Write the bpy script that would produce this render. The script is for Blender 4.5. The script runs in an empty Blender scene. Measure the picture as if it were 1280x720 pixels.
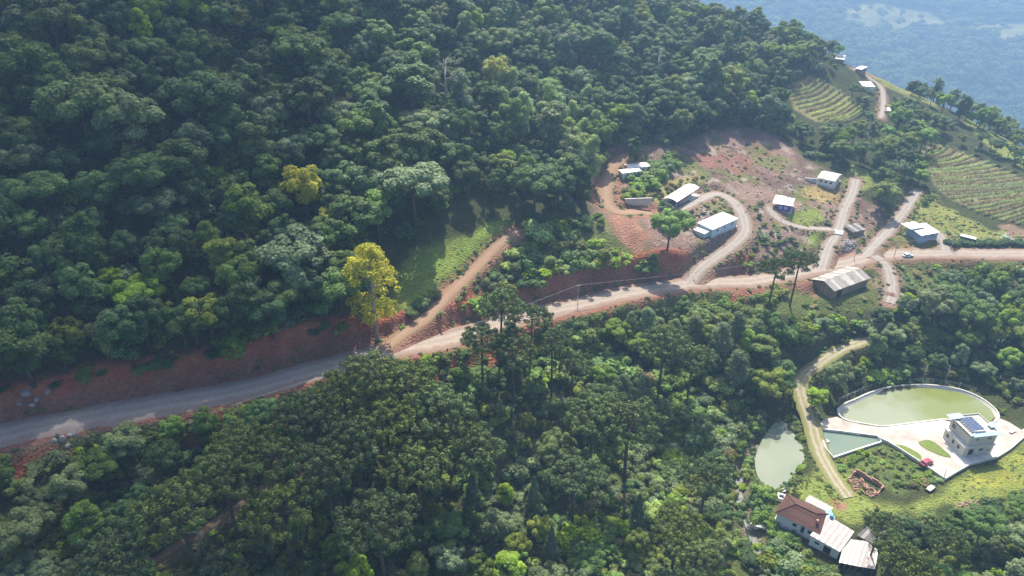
import bpy, bmesh, math, random
import numpy as np
from mathutils import Vector, Matrix
R = math.radians
scene = bpy.context.scene
COL = scene.collection

# ------------------------------------------------------------------ camera
CAMZ = 110.0
PITCH = 30.0
cam_data = bpy.data.cameras.new("camera")
cam_data.sensor_width = 36.0
cam_data.lens = 18.0 / math.tan(R(36.0))
cam_data.clip_start = 1.0
cam_data.clip_end = 6000.0
cam = bpy.data.objects.new("camera", cam_data)
COL.objects.link(cam)
cam.location = (0, 0, CAMZ)
cam.rotation_euler = (R(90 - PITCH), 0, 0)
scene.camera = cam
scene.render.resolution_x, scene.render.resolution_y = 1024, 576

# ------------------------------------------------------------------ sky, sun, exposure
SUN_EL, SUN_AZ = 54.0, 6.0          # azimuth measured from +Y towards +X
world = bpy.data.worlds.new("World")
scene.world = world
world.use_nodes = True
wn = world.node_tree
bg = wn.nodes["Background"]
sky = wn.nodes.new("ShaderNodeTexSky")
sky.sky_type = 'NISHITA'
sky.sun_disc = False
sky.sun_elevation = R(SUN_EL)
sky.sun_rotation = R(SUN_AZ)
sky.altitude = 600
sky.air_density = 1.0
sky.dust_density = 4.0
sky.ozone_density = 0.6
wn.links.new(sky.outputs[0], bg.inputs[0])
bg.inputs[1].default_value = 0.135
sun_data = bpy.data.lights.new("sun", 'SUN')
sun_data.energy = 5.0
sun_data.angle = R(0.6)
sun_data.color = (1.0, 0.93, 0.80)
sun = bpy.data.objects.new("sun", sun_data)
COL.objects.link(sun)
SUNDIR = Vector((math.sin(R(SUN_AZ)) * math.cos(R(SUN_EL)), math.cos(R(SUN_AZ)) * math.cos(R(SUN_EL)), math.sin(R(SUN_EL))))
sun.rotation_euler = SUNDIR.to_track_quat('Z', 'Y').to_euler()
sun.location = (0, 150, 400)
scene.view_settings.view_transform = 'Standard'
scene.view_settings.look = 'None'
scene.view_settings.exposure = 0.7
scene.view_settings.gamma = 1.0
scene.view_settings.use_curve_mapping = False
scene.render.engine = 'CYCLES'
scene.cycles.max_bounces = 6
scene.cycles.diffuse_bounces = 3
scene.cycles.glossy_bounces = 2
scene.cycles.transmission_bounces = 4
scene.cycles.transparent_max_bounces = 8
scene.cycles.volume_bounces = 1
scene.cycles.use_denoising = True
scene.cycles.sample_clamp_indirect = 6.0

# ------------------------------------------------------------------ survey maths (1280 x 720 frame -> rays)
F = 640.0 / math.tan(R(36.0))
CP, SP = math.cos(R(PITCH)), math.sin(R(PITCH))
def ray(px, py):
    a, b = (px - 640) / F, (360 - py) / F
    return np.array([a, CP + b * SP, -SP + b * CP])
def project(x, y, z):
    z = z - CAMZ
    dep = y * CP - z * SP
    up = y * SP + z * CP
    return 640 + F * x / dep, 360 - F * up / dep
def smooth(a, b, t):
    t = np.clip((t - a) / (b - a), 0, 1)
    return t * t * (3 - 2 * t)
def hash2(ix, iy, seed):
    h = (ix.astype(np.int64) * 374761393 + iy.astype(np.int64) * 668265263 + seed * 974634777) & 0xffffffff
    h = ((h ^ (h >> 13)) * 1274126177) & 0xffffffff
    h = h ^ (h >> 16)
    return (h & 0xffff) / 65535.0
def vnoise(x, y, seed=0):
    x = np.asarray(x, float); y = np.asarray(y, float)
    ix, iy = np.floor(x), np.floor(y)
    fx, fy = x - ix, y - iy
    fx, fy = fx * fx * (3 - 2 * fx), fy * fy * (3 - 2 * fy)
    a, b = hash2(ix, iy, seed), hash2(ix + 1, iy, seed)
    c, d = hash2(ix, iy + 1, seed), hash2(ix + 1, iy + 1, seed)
    return (a + (b - a) * fx) * (1 - fy) + (c + (d - c) * fx) * fy
def fbm(x, y, seed=0, oct=4):
    v, amp, tot = 0, 1.0, 0
    for k in range(oct):
        v = v + amp * vnoise(x * 2 ** k, y * 2 ** k, seed + k * 17)
        tot += amp; amp *= 0.5
    return v / tot - 0.5

# ------------------------------------------------------------------ scene helpers
def thing(name, label, cat, loc=(0, 0, 0), rz=0.0, group=None):
    o = bpy.data.objects.new(name, None)
    o.empty_display_size = 0.3
    COL.objects.link(o)
    o.location = loc
    o.rotation_euler = (0, 0, rz)
    o["label"] = label
    o["category"] = cat
    if group: o["group"] = group
    return o
def tag(o, label, cat, group=None):
    o["label"] = label; o["category"] = cat
    if group: o["group"] = group
    return o
def link(name, me, parent=None, loc=None, rz=None):
    o = bpy.data.objects.new(name, me)
    COL.objects.link(o)
    if parent is not None: o.parent = parent
    if loc is not None: o.location = loc
    if rz is not None: o.rotation_euler = (0, 0, rz)
    return o
def np_mesh(name, verts, faces, mat, smooth_shade=False):
    """verts (n,3), faces (m,k) int array of one face size."""
    verts = np.asarray(verts, np.float32); faces = np.asarray(faces, np.int32)
    me = bpy.data.meshes.new(name)
    me.vertices.add(len(verts)); me.vertices.foreach_set("co", verts.ravel())
    k = faces.shape[1]
    me.loops.add(faces.size); me.loops.foreach_set("vertex_index", faces.ravel())
    me.polygons.add(len(faces))
    me.polygons.foreach_set("loop_start", np.arange(0, faces.size, k, dtype=np.int32))
    if smooth_shade: me.polygons.foreach_set("use_smooth", np.ones(len(faces), bool))
    me.update(calc_edges=True)
    if mat is not None: me.materials.append(mat)
    return me
class MB:
    """Collects polygons of one part."""
    def __init__(s): s.v, s.f = [], []
    def poly(s, pts):
        b = len(s.v); s.v += [tuple(p) for p in pts]; s.f.append(tuple(range(b, b + len(pts)))); return s
    def box(s, x0, x1, y0, y1, z0, z1):
        b = len(s.v)
        s.v += [(x, y, z) for z in (z0, z1) for x, y in ((x0, y0), (x1, y0), (x1, y1), (x0, y1))]
        s.f += [tuple(b + i for i in q) for q in ((3, 2, 1, 0), (4, 5, 6, 7), (0, 1, 5, 4), (1, 2, 6, 5), (2, 3, 7, 6), (3, 0, 4, 7))]
        return s
    def slab(s, pts, th):
        """polygon (any plane, counter-clockwise from above) given thickness downwards."""
        b = len(s.v); n = len(pts)
        s.v += [tuple(p) for p in pts] + [(p[0], p[1], p[2] - th) for p in pts]
        s.f.append(tuple(range(b, b + n))); s.f.append(tuple(range(b + 2 * n - 1, b + n - 1, -1)))
        for i in range(n):
            j = (i + 1) % n
            s.f.append((b + i, b + n + i, b + n + j, b + j))
        return s
    def tube(s, pts, rad, n=8, cap=True):
        pts = [Vector(p) for p in pts]
        rad = rad if hasattr(rad, '__len__') else [rad] * len(pts)
        b = len(s.v)
        for i, p in enumerate(pts):
            d = (pts[min(i + 1, len(pts) - 1)] - pts[max(i - 1, 0)]).normalized()
            a = d.orthogonal().normalized() if abs(d.z) < .99 else Vector((1, 0, 0))
            c = d.cross(a)
            for k in range(n):
                t = 2 * math.pi * k / n
                s.v.append(tuple(p + (a * math.cos(t) + c * math.sin(t)) * rad[i]))
        for i in range(len(pts) - 1):
            for k in range(n):
                k2 = (k + 1) % n
                s.f.append((b + i * n + k, b + i * n + k2, b + (i + 1) * n + k2, b + (i + 1) * n + k))
        if cap:
            s.f.append(tuple(b + k for k in range(n - 1, -1, -1)))
            s.f.append(tuple(b + (len(pts) - 1) * n + k for k in range(n)))
        return s
    def mesh(s, name, mat, smooth_shade=False):
        me = bpy.data.meshes.new(name)
        me.from_pydata(s.v, [], s.f)
        if smooth_shade: me.polygons.foreach_set("use_smooth", np.ones(len(s.f), bool))
        me.update()
        if mat is not None: me.materials.append(mat)
        return me
    def build(s, name, mat, parent=None, loc=None, rz=None, smooth_shade=False):
        return link(name, s.mesh(name, mat, smooth_shade), parent, loc, rz)

# ------------------------------------------------------------------ materials
def new_mat(name):
    m = bpy.data.materials.new(name)
    m.use_nodes = True
    nt = m.node_tree
    return m, nt, nt.nodes["Principled BSDF"]
def plain(name, col, rough=0.8, var=0.25, scale=3.0, spec=0.3, bump=0.0, metal=0.0, dirt=None, object_var=0.0):
    """solid colour broken up by two scales of noise, optional blotches of a second colour"""
    m, nt, b = new_mat(name)
    N, L = nt.nodes, nt.links
    tc = N.new("ShaderNodeTexCoord")
    no = N.new("ShaderNodeTexNoise"); no.inputs["Scale"].default_value = scale; no.inputs["Detail"].default_value = 6; no.inputs["Roughness"].default_value = .65
    L.new(tc.outputs["Object"], no.inputs["Vector"])
    mr = N.new("ShaderNodeMapRange")
    mr.inputs["From Min"].default_value = .25; mr.inputs["From Max"].default_value = .75
    mr.inputs["To Min"].default_value = 1 - var; mr.inputs["To Max"].default_value = 1 + var
    L.new(no.outputs["Fac"], mr.inputs["Value"])
    hs = N.new("ShaderNodeHueSaturation"); hs.inputs["Color"].default_value = (*col, 1)
    val = mr.outputs[0]
    if object_var:
        oi = N.new("ShaderNodeObjectInfo"); mr2 = N.new("ShaderNodeMapRange")
        mr2.inputs["To Min"].default_value = 1 - object_var; mr2.inputs["To Max"].default_value = 1 + object_var
        L.new(oi.outputs["Random"], mr2.inputs["Value"])
        mu = N.new("ShaderNodeMath"); mu.operation = 'MULTIPLY'
        L.new(val, mu.inputs[0]); L.new(mr2.outputs[0], mu.inputs[1]); val = mu.outputs[0]
    L.new(val, hs.inputs["Value"])
    out = hs.outputs[0]
    if dirt:
        dcol, dscale, thr = dirt
        n2 = N.new("ShaderNodeTexNoise"); n2.inputs["Scale"].default_value = dscale; n2.inputs["Detail"].default_value = 5
        L.new(tc.outputs["Object"], n2.inputs["Vector"])
        m2 = N.new("ShaderNodeMapRange"); m2.inputs["From Min"].default_value = thr; m2.inputs["From Max"].default_value = thr + .15
        m2.inputs["To Max"].default_value = .85
        L.new(n2.outputs["Fac"], m2.inputs["Value"])
        mx = N.new("ShaderNodeMix"); mx.data_type = 'RGBA'
        L.new(m2.outputs[0], mx.inputs["Factor"]); L.new(out, mx.inputs["A"]); mx.inputs["B"].default_value = (*dcol, 1)
        out = mx.outputs["Result"]
    L.new(out, b.inputs["Base Color"])
    b.inputs["Roughness"].default_value = rough
    b.inputs["Specular IOR Level"].default_value = spec
    b.inputs["Metallic"].default_value = metal
    if bump:
        bp = N.new("ShaderNodeBump"); bp.inputs["Strength"].default_value = bump; bp.inputs["Distance"].default_value = .05
        L.new(no.outputs["Fac"], bp.inputs["Height"]); L.new(bp.outputs[0], b.inputs["Normal"])
    return m
def leaf_mat(name, col, var=0.35, hue=0.03, trans=0.3, nscale=.35):
    m, nt, b = new_mat(name)
    N, L = nt.nodes, nt.links
    oi = N.new("ShaderNodeObjectInfo")
    geo = N.new("ShaderNodeNewGeometry")
    no = N.new("ShaderNodeTexNoise"); no.inputs["Scale"].default_value = nscale; no.inputs["Detail"].default_value = 3
    L.new(geo.outputs["Position"], no.inputs["Vector"])
    isl = geo.outputs["Random Per Island"]
    def rng(src, a, bb, f0=0, f1=1):
        r = N.new("ShaderNodeMapRange"); r.inputs["From Min"].default_value = f0; r.inputs["From Max"].default_value = f1
        r.inputs["To Min"].default_value = a; r.inputs["To Max"].default_value = bb; L.new(src, r.inputs["Value"]); return r.outputs[0]
    def mul(a, c):
        r = N.new("ShaderNodeMath"); r.operation = 'MULTIPLY'; L.new(a, r.inputs[0]); L.new(c, r.inputs[1]); return r.outputs[0]
    def add(a, c):
        r = N.new("ShaderNodeMath"); r.operation = 'ADD'; L.new(a, r.inputs[0]); L.new(c, r.inputs[1]); return r.outputs[0]
    v = mul(mul(rng(oi.outputs["Random"], 1 - var, 1 + var), rng(isl, .7, 1.3)), rng(no.outputs["Fac"], .65, 1.35, .3, .7))
    hs = N.new("ShaderNodeHueSaturation"); hs.inputs["Color"].default_value = (*col, 1)
    wh = N.new("ShaderNodeTexWhiteNoise"); wh.noise_dimensions = '1D'
    L.new(oi.outputs["Random"], wh.inputs["W"])
    L.new(add(rng(wh.outputs["Value"], .5 - hue, .5 + hue), rng(isl, -.012, .012)), hs.inputs["Hue"])
    L.new(v, hs.inputs["Value"])
    L.new(rng(wh.outputs["Value"], 1.15, .88), hs.inputs["Saturation"])
    b.inputs["Roughness"].default_value = .6
    b.inputs["Specular IOR Level"].default_value = .25
    L.new(hs.outputs[0], b.inputs["Base Color"])
    tr = N.new("ShaderNodeBsdfTranslucent")
    ht = N.new("ShaderNodeHueSaturation"); ht.inputs["Value"].default_value = 1.3; ht.inputs["Hue"].default_value = .485
    L.new(hs.outputs[0], ht.inputs["Color"]); L.new(ht.outputs[0], tr.inputs["Color"])
    mx = N.new("ShaderNodeMixShader"); mx.inputs[0].default_value = trans
    L.new(b.outputs[0], mx.inputs[1]); L.new(tr.outputs[0], mx.inputs[2])
    L.new(mx.outputs[0], N["Material Output"].inputs["Surface"])
    return m
# ------------------------------------------------------------------ terrain: surveyed spot heights (frame x, frame y, height below camera)
SPOTS = [
 # main road
 (-60,560,-73.5),(0,547,-75),(120,522,-76),(250,498,-77),(380,468,-78.6),(500,435,-80),(600,411,-81.8),(700,384,-83.5),(790,367,-85.2),(870,356,-86.5),(1000,342,-87),(1100,320,-87.2),(1180,317,-87.2),(1280,318,-87.2),(1380,319,-87),
 # above the road, left
 (100,462,-71),(230,440,-72),(380,425,-73.5),(-60,470,-68),
 # clearing, track, scrub, terraces
 (510,340,-73.6),(560,305,-72),(610,285,-71.6),(490,366,-75.2),(540,330,-73.4),(600,320,-74.5),(640,292,-72.2),(520,392,-76.5),(700,310,-76),(650,355,-79.3),(760,340,-80.5),(790,310,-78),(840,325,-80.5),(770,265,-74.5),(770,200,-71),(800,215,-73),(850,252,-77),(895,297,-80),(930,280,-79.5),(910,245,-77.3),(870,335,-83.5),(900,325,-83),
 (720,215,-71.5),(690,270,-71.5),
 # settlement shelf
 (930,175,-73.5),(900,163,-71),(985,170,-74.5),(982,262,-80.5),(1000,285,-82.5),(950,300,-82),(960,330,-85.5),(1037,228,-80.5),(1030,290,-84),(1070,290,-85),(1065,240,-81.5),(1110,230,-81.5),(1130,265,-84.2),(1155,298,-86.3),(1220,300,-86.5),(1280,300,-86.8),(1220,230,-83.5),(1180,190,-82.5),(1280,240,-85),(1100,170,-77),(1030,120,-70.5),(1030,150,-73.5),(1090,110,-72),(1150,160,-78.5),(1380,250,-88),
 # below the road
 (1053,372,-89.5),(1120,370,-89),(1000,385,-88.8),(1080,405,-92),(1000,430,-92),(950,480,-96.5),(850,450,-93.5),(750,450,-90.5),(900,400,-89.5),(780,395,-87.3),(620,470,-86),(700,425,-87),(450,560,-87),(520,480,-83.5),(300,600,-85),(150,620,-82),(330,530,-80.5),(60,585,-78),
 (1250,400,-95),(1200,360,-91),(1340,380,-92),(1160,430,-96.5),(1340,450,-98.5),
 # valley bottom
 (1270,480,-100),(1160,475,-100),(1060,480,-99.5),(1020,500,-100),(960,580,-100),(1050,545,-100),(1160,510,-100),(1250,540,-100),(1200,590,-100),(1100,600,-100),(1010,660,-100),(1060,640,-100),(1280,600,-99.5),(1380,600,-98),
 (935,600,-101.6),(940,690,-102),(900,760,-102),(1060,720,-100.5),(1180,700,-99.8),(1300,720,-97.5),(1040,820,-101),(1250,850,-97),
 (860,560,-99.8),(860,660,-100.5),(750,640,-99.6),(640,720,-99),(640,820,-100),(760,560,-97),(550,620,-93),(400,720,-92.5),(200,720,-87.5),(0,720,-83.5),(-80,640,-78),(200,860,-93),(480,860,-98),(-100,860,-90),
]
WSPOTS = [  # world spot heights (x, y, height below camera): forest slope, ridge, far side
 (-95,98,-64),(-110,125,-49),(-125,155,-34),(-140,185,-19),(-155,215,-5),
 (-70,108,-66.5),(-85,135,-51),(-100,165,-36),(-115,195,-21),(-130,230,-5),
 (-40,128,-68.5),(-55,155,-54),(-70,185,-39),(-85,215,-25),(-100,250,-10),
 (-24,150,-65),(-35,180,-50.5),(-48,210,-36.5),(-60,240,-24),(-75,275,-12),
 (-5,170,-67),(-8,195,-56),(-18,225,-44),(-28,260,-31),(-40,295,-20),
 (14,205,-65.5),(10,235,-54.5),(5,270,-41),(0,310,-29),
 (40,215,-67.5),(38,245,-58),(35,280,-47),(30,320,-36),
 (66,240,-67),(66,265,-60),(68,290,-52),(60,325,-45.5),
 (92,290,-53),(98,262,-66),(120,300,-58.5),(152,304,-70),(178,284,-80.5),(193,254,-87),(215,225,-90),
 (105,340,-72),(140,350,-88),(180,335,-100),(215,305,-106),(240,265,-110),(265,220,-106),
 (120,400,-105),(190,390,-130),(250,340,-138),(285,270,-130),(70,390,-75),(20,380,-45),(-60,350,-18),(-130,300,0),
 (-180,120,-45),(-200,200,-5),(170,160,-92),(200,120,-95),(230,160,-97),(180,60,-94),(100,20,-99),(-30,30,-97),(-120,30,-88),(-180,60,-70),
]
P = np.array([[*(ray(a, b)[:2] * (z / ray(a, b)[2])), z] for a, b, z in SPOTS] + [list(w) for w in WSPOTS])
def _phi(r2): return 0.5 * r2 * np.log(r2 + 1e-9)
_n = len(P)
_S = 100.0
_K = _phi(((P[:, None, :2] - P[None, :, :2]) ** 2).sum(-1) / _S ** 2) + np.eye(_n) * 0.0015
_Q = np.c_[np.ones(_n), P[:, :2] / _S]
_A = np.block([[_K, _Q], [_Q.T, np.zeros((3, 3))]])
_W = np.linalg.solve(_A, np.r_[P[:, 2], 0, 0, 0])
def tps(x, y):
    x = np.asarray(x, float); y = np.asarray(y, float)
    sh = x.shape; x = x.ravel(); y = y.ravel()
    out = np.empty_like(x)
    for i in range(0, len(x), 40000):
        xs, ys = x[i:i + 40000], y[i:i + 40000]
        r2 = ((xs[:, None] - P[None, :, 0]) ** 2 + (ys[:, None] - P[None, :, 1]) ** 2) / _S ** 2
        out[i:i + 40000] = _phi(r2) @ _W[:_n] + _W[_n] + _W[_n + 1] * xs / _S + _W[_n + 2] * ys / _S
    return out.reshape(sh)
_cx, _cy = np.arange(-202, 254, 2.0), np.arange(12, 384, 2.0)
_CZ = tps(*np.meshgrid(_cx, _cy))
def tps_fast(x, y):
    u, v = (x + 202) / 2.0, (y - 12) / 2.0
    i, j = np.clip(u.astype(int), 0, len(_cx) - 2), np.clip(v.astype(int), 0, len(_cy) - 2)
    fx, fy = u - i, v - j
    return (_CZ[j, i] * (1 - fx) + _CZ[j, i + 1] * fx) * (1 - fy) + (_CZ[j + 1, i] * (1 - fx) + _CZ[j + 1, i + 1] * fx) * fy
def base_height(x, y):
    """near valley side + the drop behind the ridge + the opposite mountainside (heights relative to camera)"""
    cx, cy = np.clip(x, -200, 250), np.clip(y, 15, 380)
    z = tps_fast(np.asarray(cx, float), np.asarray(cy, float))
    out = np.hypot(x - cx, y - cy)
    # direction across the side valley behind the ridge
    far = smooth(330, 620, y + 0.25 * x)
    zf = -420 + 0.28 * np.maximum(y + .12 * x - 900, 0) + 60 * fbm(x / 300, y / 300, 5) + 22 * fbm(x / 90, y / 90, 8)
    zf = np.maximum(zf, -400 + 10 * fbm(x / 90, y / 90, 3))
    side = smooth(60, 260, x + 0.15 * (y - 300))
    z = z * (1 - far * side) + zf * far * side
    lift = np.where(x < 60, .06 * out, -.05 * out) * (1 - far * side)
    z = z + np.clip(lift, -60, 40)
    return np.where(z > -30, -30 + 26 * np.tanh((z + 30) / 26), z)       # rounded hilltops
def hit_base(px, py):
    d = ray(px, py); t = np.arange(40, 420, .5)
    z = base_height(d[0] * t, d[1] * t)
    below = np.nonzero(d[2] * t <= z)[0]
    k = below[0] if len(below) else len(t) - 1
    return d[0] * t[k], d[1] * t[k]
def at_level(px, py, z):
    d = ray(px, py); t = z / d[2]
    return np.array([d[0] * t, d[1] * t])

# ---- roads and tracks (frame points, width, reach of the cut)
ROADS = {
 'road': ([(-120,576),(-60,561),(0,547),(60,534),(120,522),(200,508),(300,487),(400,462),(480,441),(560,422),(640,401),(720,381),(800,366),(870,357),(940,351),(1000,342),(1060,328),(1100,320),(1180,317),(1280,318),(1400,319)], 7.2, 3.2),
 'dirt_track': ([(478,440),(505,418),(530,396),(560,370),(592,342),(618,312),(646,290)], 3.5, 1.6),
 'house_driveway': ([(862,354),(876,334),(905,314),(927,297),(931,277),(918,253),(898,240),(880,246),(862,257),(842,266)], 4.4, 2.0),
 'upper_driveway': ([(815,262),(795,262),(775,264),(760,254),(757,238),(763,217),(780,193)], 4.6, 2.0),
 'farm_lane': ([(1026,338),(1036,308),(1048,288),(1056,262),(1066,240),(1070,224)], 4.0, 1.6),
 'curved_driveway': ([(1040,286),(1020,287),(1000,286),(980,278),(966,266),(962,259)], 3.4, 1.5),
 'gravel_lane': ([(1080,322),(1096,304),(1112,288),(1126,270),(1138,252),(1147,238)], 3.8, 1.8),
 'barn_track': ([(1092,322),(1106,332),(1114,346),(1116,362),(1112,380)], 4.0, 1.8),
 'field_track': ([(1116,362),(1130,366),(1150,376)], 2.6, 1.2),
 'pond_driveway': ([(1092,424),(1066,430),(1046,440),(1026,452),(1006,466),(999,486),(1003,506),(1013,532),(1026,566),(1042,598),(1062,622)], 4.0, 1.6),
 'yard_lane': ([(1183,315),(1180,302),(1172,292)], 4.4, 1.4),
 'hill_path': ([(1066,86),(1084,98),(1100,112),(1104,128),(1101,148)], 2.6, 1.2),
 'forest_path': ([(150,728),(200,694),(250,668),(320,620),(372,578),(408,548)], 2.4, 1.2),
}
def resample(pts, step):
    pts = np.asarray(pts, float)
    # Catmull-Rom through the survey points
    out = []
    for i in range(len(pts) - 1):
        p0, p1, p2, p3 = pts[max(i - 1, 0)], pts[i], pts[i + 1], pts[min(i + 2, len(pts) - 1)]
        for t in np.linspace(0, 1, 16, endpoint=False):
            out.append(.5 * ((2 * p1) + (-p0 + p2) * t + (2 * p0 - 5 * p1 + 4 * p2 - p3) * t * t + (-p0 + 3 * p1 - 3 * p2 + p3) * t ** 3))
    out.append(pts[-1]); out = np.array(out)
    s = np.r_[0, np.cumsum(np.hypot(*np.diff(out, axis=0).T))]
    q = np.linspace(0, s[-1], max(3, int(s[-1] / step)))
    return np.c_[np.interp(q, s, out[:, 0]), np.interp(q, s, out[:, 1])]
ROADLINE = {}
for nm, (pts, w, reach) in ROADS.items():
    xy = resample([hit_base(*p) for p in pts], 1.0)
    z = base_height(xy[:, 0], xy[:, 1])
    k = min(15, len(z) // 2 * 2 - 1)
    zp = np.r_[2 * z[0] - z[k:0:-1], z, 2 * z[-1] - z[-2:-k - 2:-1]]
    z = np.convolve(zp, np.ones(2 * k + 1) / (2 * k + 1), 'valid')
    ROADLINE[nm] = (xy, z, w, reach)
# branches start on the road they leave
for nm in ROADLINE:
    if nm == 'road': continue
    xy, z, w, reach = ROADLINE[nm]
    for other in ROADLINE:
        if other == nm: continue
        oxy, oz = ROADLINE[other][:2]
        for end in (0, -1):
            d = np.hypot(*(oxy - xy[end]).T)
            j = d.argmin()
            if d[j] < 6:
                dist = np.hypot(*(xy - xy[end]).T)
                if list(ROADLINE).index(other) < list(ROADLINE).index(nm):
                    z += (oz[j] - z[end]) * (1 - smooth(0, 14, dist))

# ---- flat places: (frame outline, level or None, soft edge)
POND_BIG = [(1051,515),(1060,508),(1072,503),(1087,496),(1105,490),(1125,486.5),(1150,485),(1175,486.5),(1200,491),(1222,500),(1238,512),(1243,521),(1238,527),(1222,529),(1200,527),(1180,523.5),(1158,525.5),(1130,529),(1102,532),(1080,529),(1056,524)]
POND_MID = [(1023,538),(1050,541),(1096,547),(1100,553.5),(1070,563),(1041,573),(1033,563)]
POND_LOW = [(968,529),(977,526),(986,531),(995,546),(1004,560),(1008,569),(998,586),(984,606),(966,611),(948,597),(944,574),(952,551),(962,536)]
PLAZA = [(1018,533),(1030,524),(1046,521),(1056,525.5),(1080,531),(1102,534),(1130,531),(1158,527.5),(1180,525.5),(1200,529),(1222,531),(1240,529.5),(1245,521),(1262,528),(1278,538),(1280,546),(1262,562),(1246,572),(1212,581),(1181,599),(1150,578),(1122,560),(1104,552),(1096,545),(1050,539)]
PLAZA_Z, WATER_Z = -99.7, -100.12
def poly_level(p, z): return np.array([at_level(a, b, z) for a, b in p])
def poly_ground(p): return np.array([hit_base(a, b) for a, b in p])
def inside(poly, x, y):
    r = np.zeros(np.shape(x), bool)
    n = len(poly)
    for i in range(n):
        (x1, y1), (x2, y2) = poly[i], poly[(i + 1) % n]
        if y1 == y2: continue
        c = ((y1 > y) != (y2 > y)) & (x < (x2 - x1) * (y - y1) / (y2 - y1) + x1)
        r ^= c
    return r
def edge_dist(poly, x, y, closed=True):
    d = np.full(np.shape(x), 1e9)
    n = len(poly)
    for i in range(n if closed else n - 1):
        (x1, y1), (x2, y2) = poly[i], poly[(i + 1) % n]
        dx, dy = x2 - x1, y2 - y1
        t = np.clip(((x - x1) * dx + (y - y1) * dy) / (dx * dx + dy * dy + 1e-9), 0, 1)
        d = np.minimum(d, np.hypot(x - x1 - t * dx, y - y1 - t * dy))
    return d
def signed(poly, x, y):
    """positive inside, computed only near the polygon"""
    x = np.asarray(x, float); y = np.asarray(y, float)
    out = np.full(x.shape, -60.0)
    m = (x > poly[:, 0].min() - 14) & (x < poly[:, 0].max() + 14) & (y > poly[:, 1].min() - 14) & (y < poly[:, 1].max() + 14)
    if m.any():
        xs, ys = x[m], y[m]
        out[m] = edge_dist(poly, xs, ys) * np.where(inside(poly, xs, ys), 1, -1)
    return out
W_BIG, W_MID, W_LOW = (poly_level(p, WATER_Z) for p in (POND_BIG, POND_MID, POND_LOW))
W_PLAZA = poly_level(PLAZA, PLAZA_Z)
PADS = [([(868,300),(880,280),(925,272),(926,290),(895,308)], -79.9), ([(820,262),(850,240),(875,236),(880,250),(850,266)], None), ([(775,222),(800,200),(822,203),(810,222)], None),
        ([(960,258),(985,245),(1002,256),(985,268)], None), ([(1018,230),(1030,216),(1056,220),(1050,236)], None), ([(1012,372),(1030,345),(1088,345),(1092,366),(1040,380)], -89.0), ([(1128,296),(1150,284),(1180,288),(1186,300)], None), ([(1060,294),(1072,284),(1086,292),(1076,300)], None)]
W_PADS = [(poly_ground(p), z) for p, z in PADS]
CREEK = np.array([hit_base(*p) for p in [(962,520),(946,560),(928,590),(924,615),(932,640),(940,665),(948,690),(954,720),(958,770)]])

# ---- the sheet
fine = 0.72
def axis(a, b, lo, hi, step0):
    core = list(np.arange(a, b, fine)); s = fine; v = core[-1]
    up = []
    while v < hi: s = min(s * 1.12, step0); v += s; up.append(v)
    s = fine; v = core[0]; dn = []
    while v > lo: s = min(s * 1.16, 60); v -= s; dn.append(v)
    return np.array(dn[::-1] + core + up)
GX = axis(-128, 205, -1500, 3200, 22)
GY = axis(52, 318, -900, 3200, 14)
X, Y = np.meshgrid(GX, GY)
Z = base_height(X, Y)
rough = np.ones_like(Z)
near = (X > -140) & (X < 230) & (Y > 40) & (Y < 340)
Zb = Z.copy()
Z = Z + near * (1.1 * fbm(X / 14, Y / 14, 21) + .45 * fbm(X / 4, Y / 4, 33, 3))
def blend(mask, target):
    global Z
    Z = Z * (1 - mask) + target * mask
for poly, z in W_PADS:
    s = signed(poly, X, Y)
    zz = Zb[s > 0].mean() if z is None else z
    blend(smooth(-2.5, .3, s), zz)
ROADMASK = {}
road_d = {}
for nm, (xy, z, w, reach) in ROADLINE.items():
    D = np.full(X.shape, 99.0); T = np.zeros(X.shape)
    for i in range(len(xy)):
        i0, i1 = np.searchsorted(GX, [xy[i, 0] - 14, xy[i, 0] + 14]); j0, j1 = np.searchsorted(GY, [xy[i, 1] - 14, xy[i, 1] + 14])
        d = np.hypot(X[j0:j1, i0:i1] - xy[i, 0], Y[j0:j1, i0:i1] - xy[i, 1])
        k = d < D[j0:j1, i0:i1]
        D[j0:j1, i0:i1][k] = d[k]; T[j0:j1, i0:i1][k] = z[i]
    road_d[nm] = (D, T)
    wob = .5 * fbm(X / 3, Y / 3, 41, 3) * near
    blend(1 - smooth(w / 2 + .2, w / 2 + reach, D + wob), T - .10)
for poly, z in ((W_PLAZA, PLAZA_Z - .12),):
    blend(smooth(-1.6, .2, signed(poly, X, Y)), z)
flatten = [poly_level([(985,520),(1030,505),(1060,495),(1280,500),(1300,560),(1180,612),(1090,640),(1020,650),(960,640),(930,600),(940,540)], -100)]
s_big, s_mid, s_low = (signed(p, X, Y) for p in (W_BIG, W_MID, W_LOW))
blend(smooth(-9, -3, np.maximum(s_low, s_mid)) * (signed(W_PLAZA, X, Y) < 0), -100.05 + .12 * fbm(X / 2, Y / 2, 9))
for s in (s_big, s_mid, s_low):
    blend(smooth(-.3, 1.6, s), WATER_Z - 1.6)
cd = edge_dist(CREEK, X, Y, closed=False)
blend((1 - smooth(.8, 3.2, cd)) * .999, np.minimum(Zb, -100.6) - 1.1)
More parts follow.
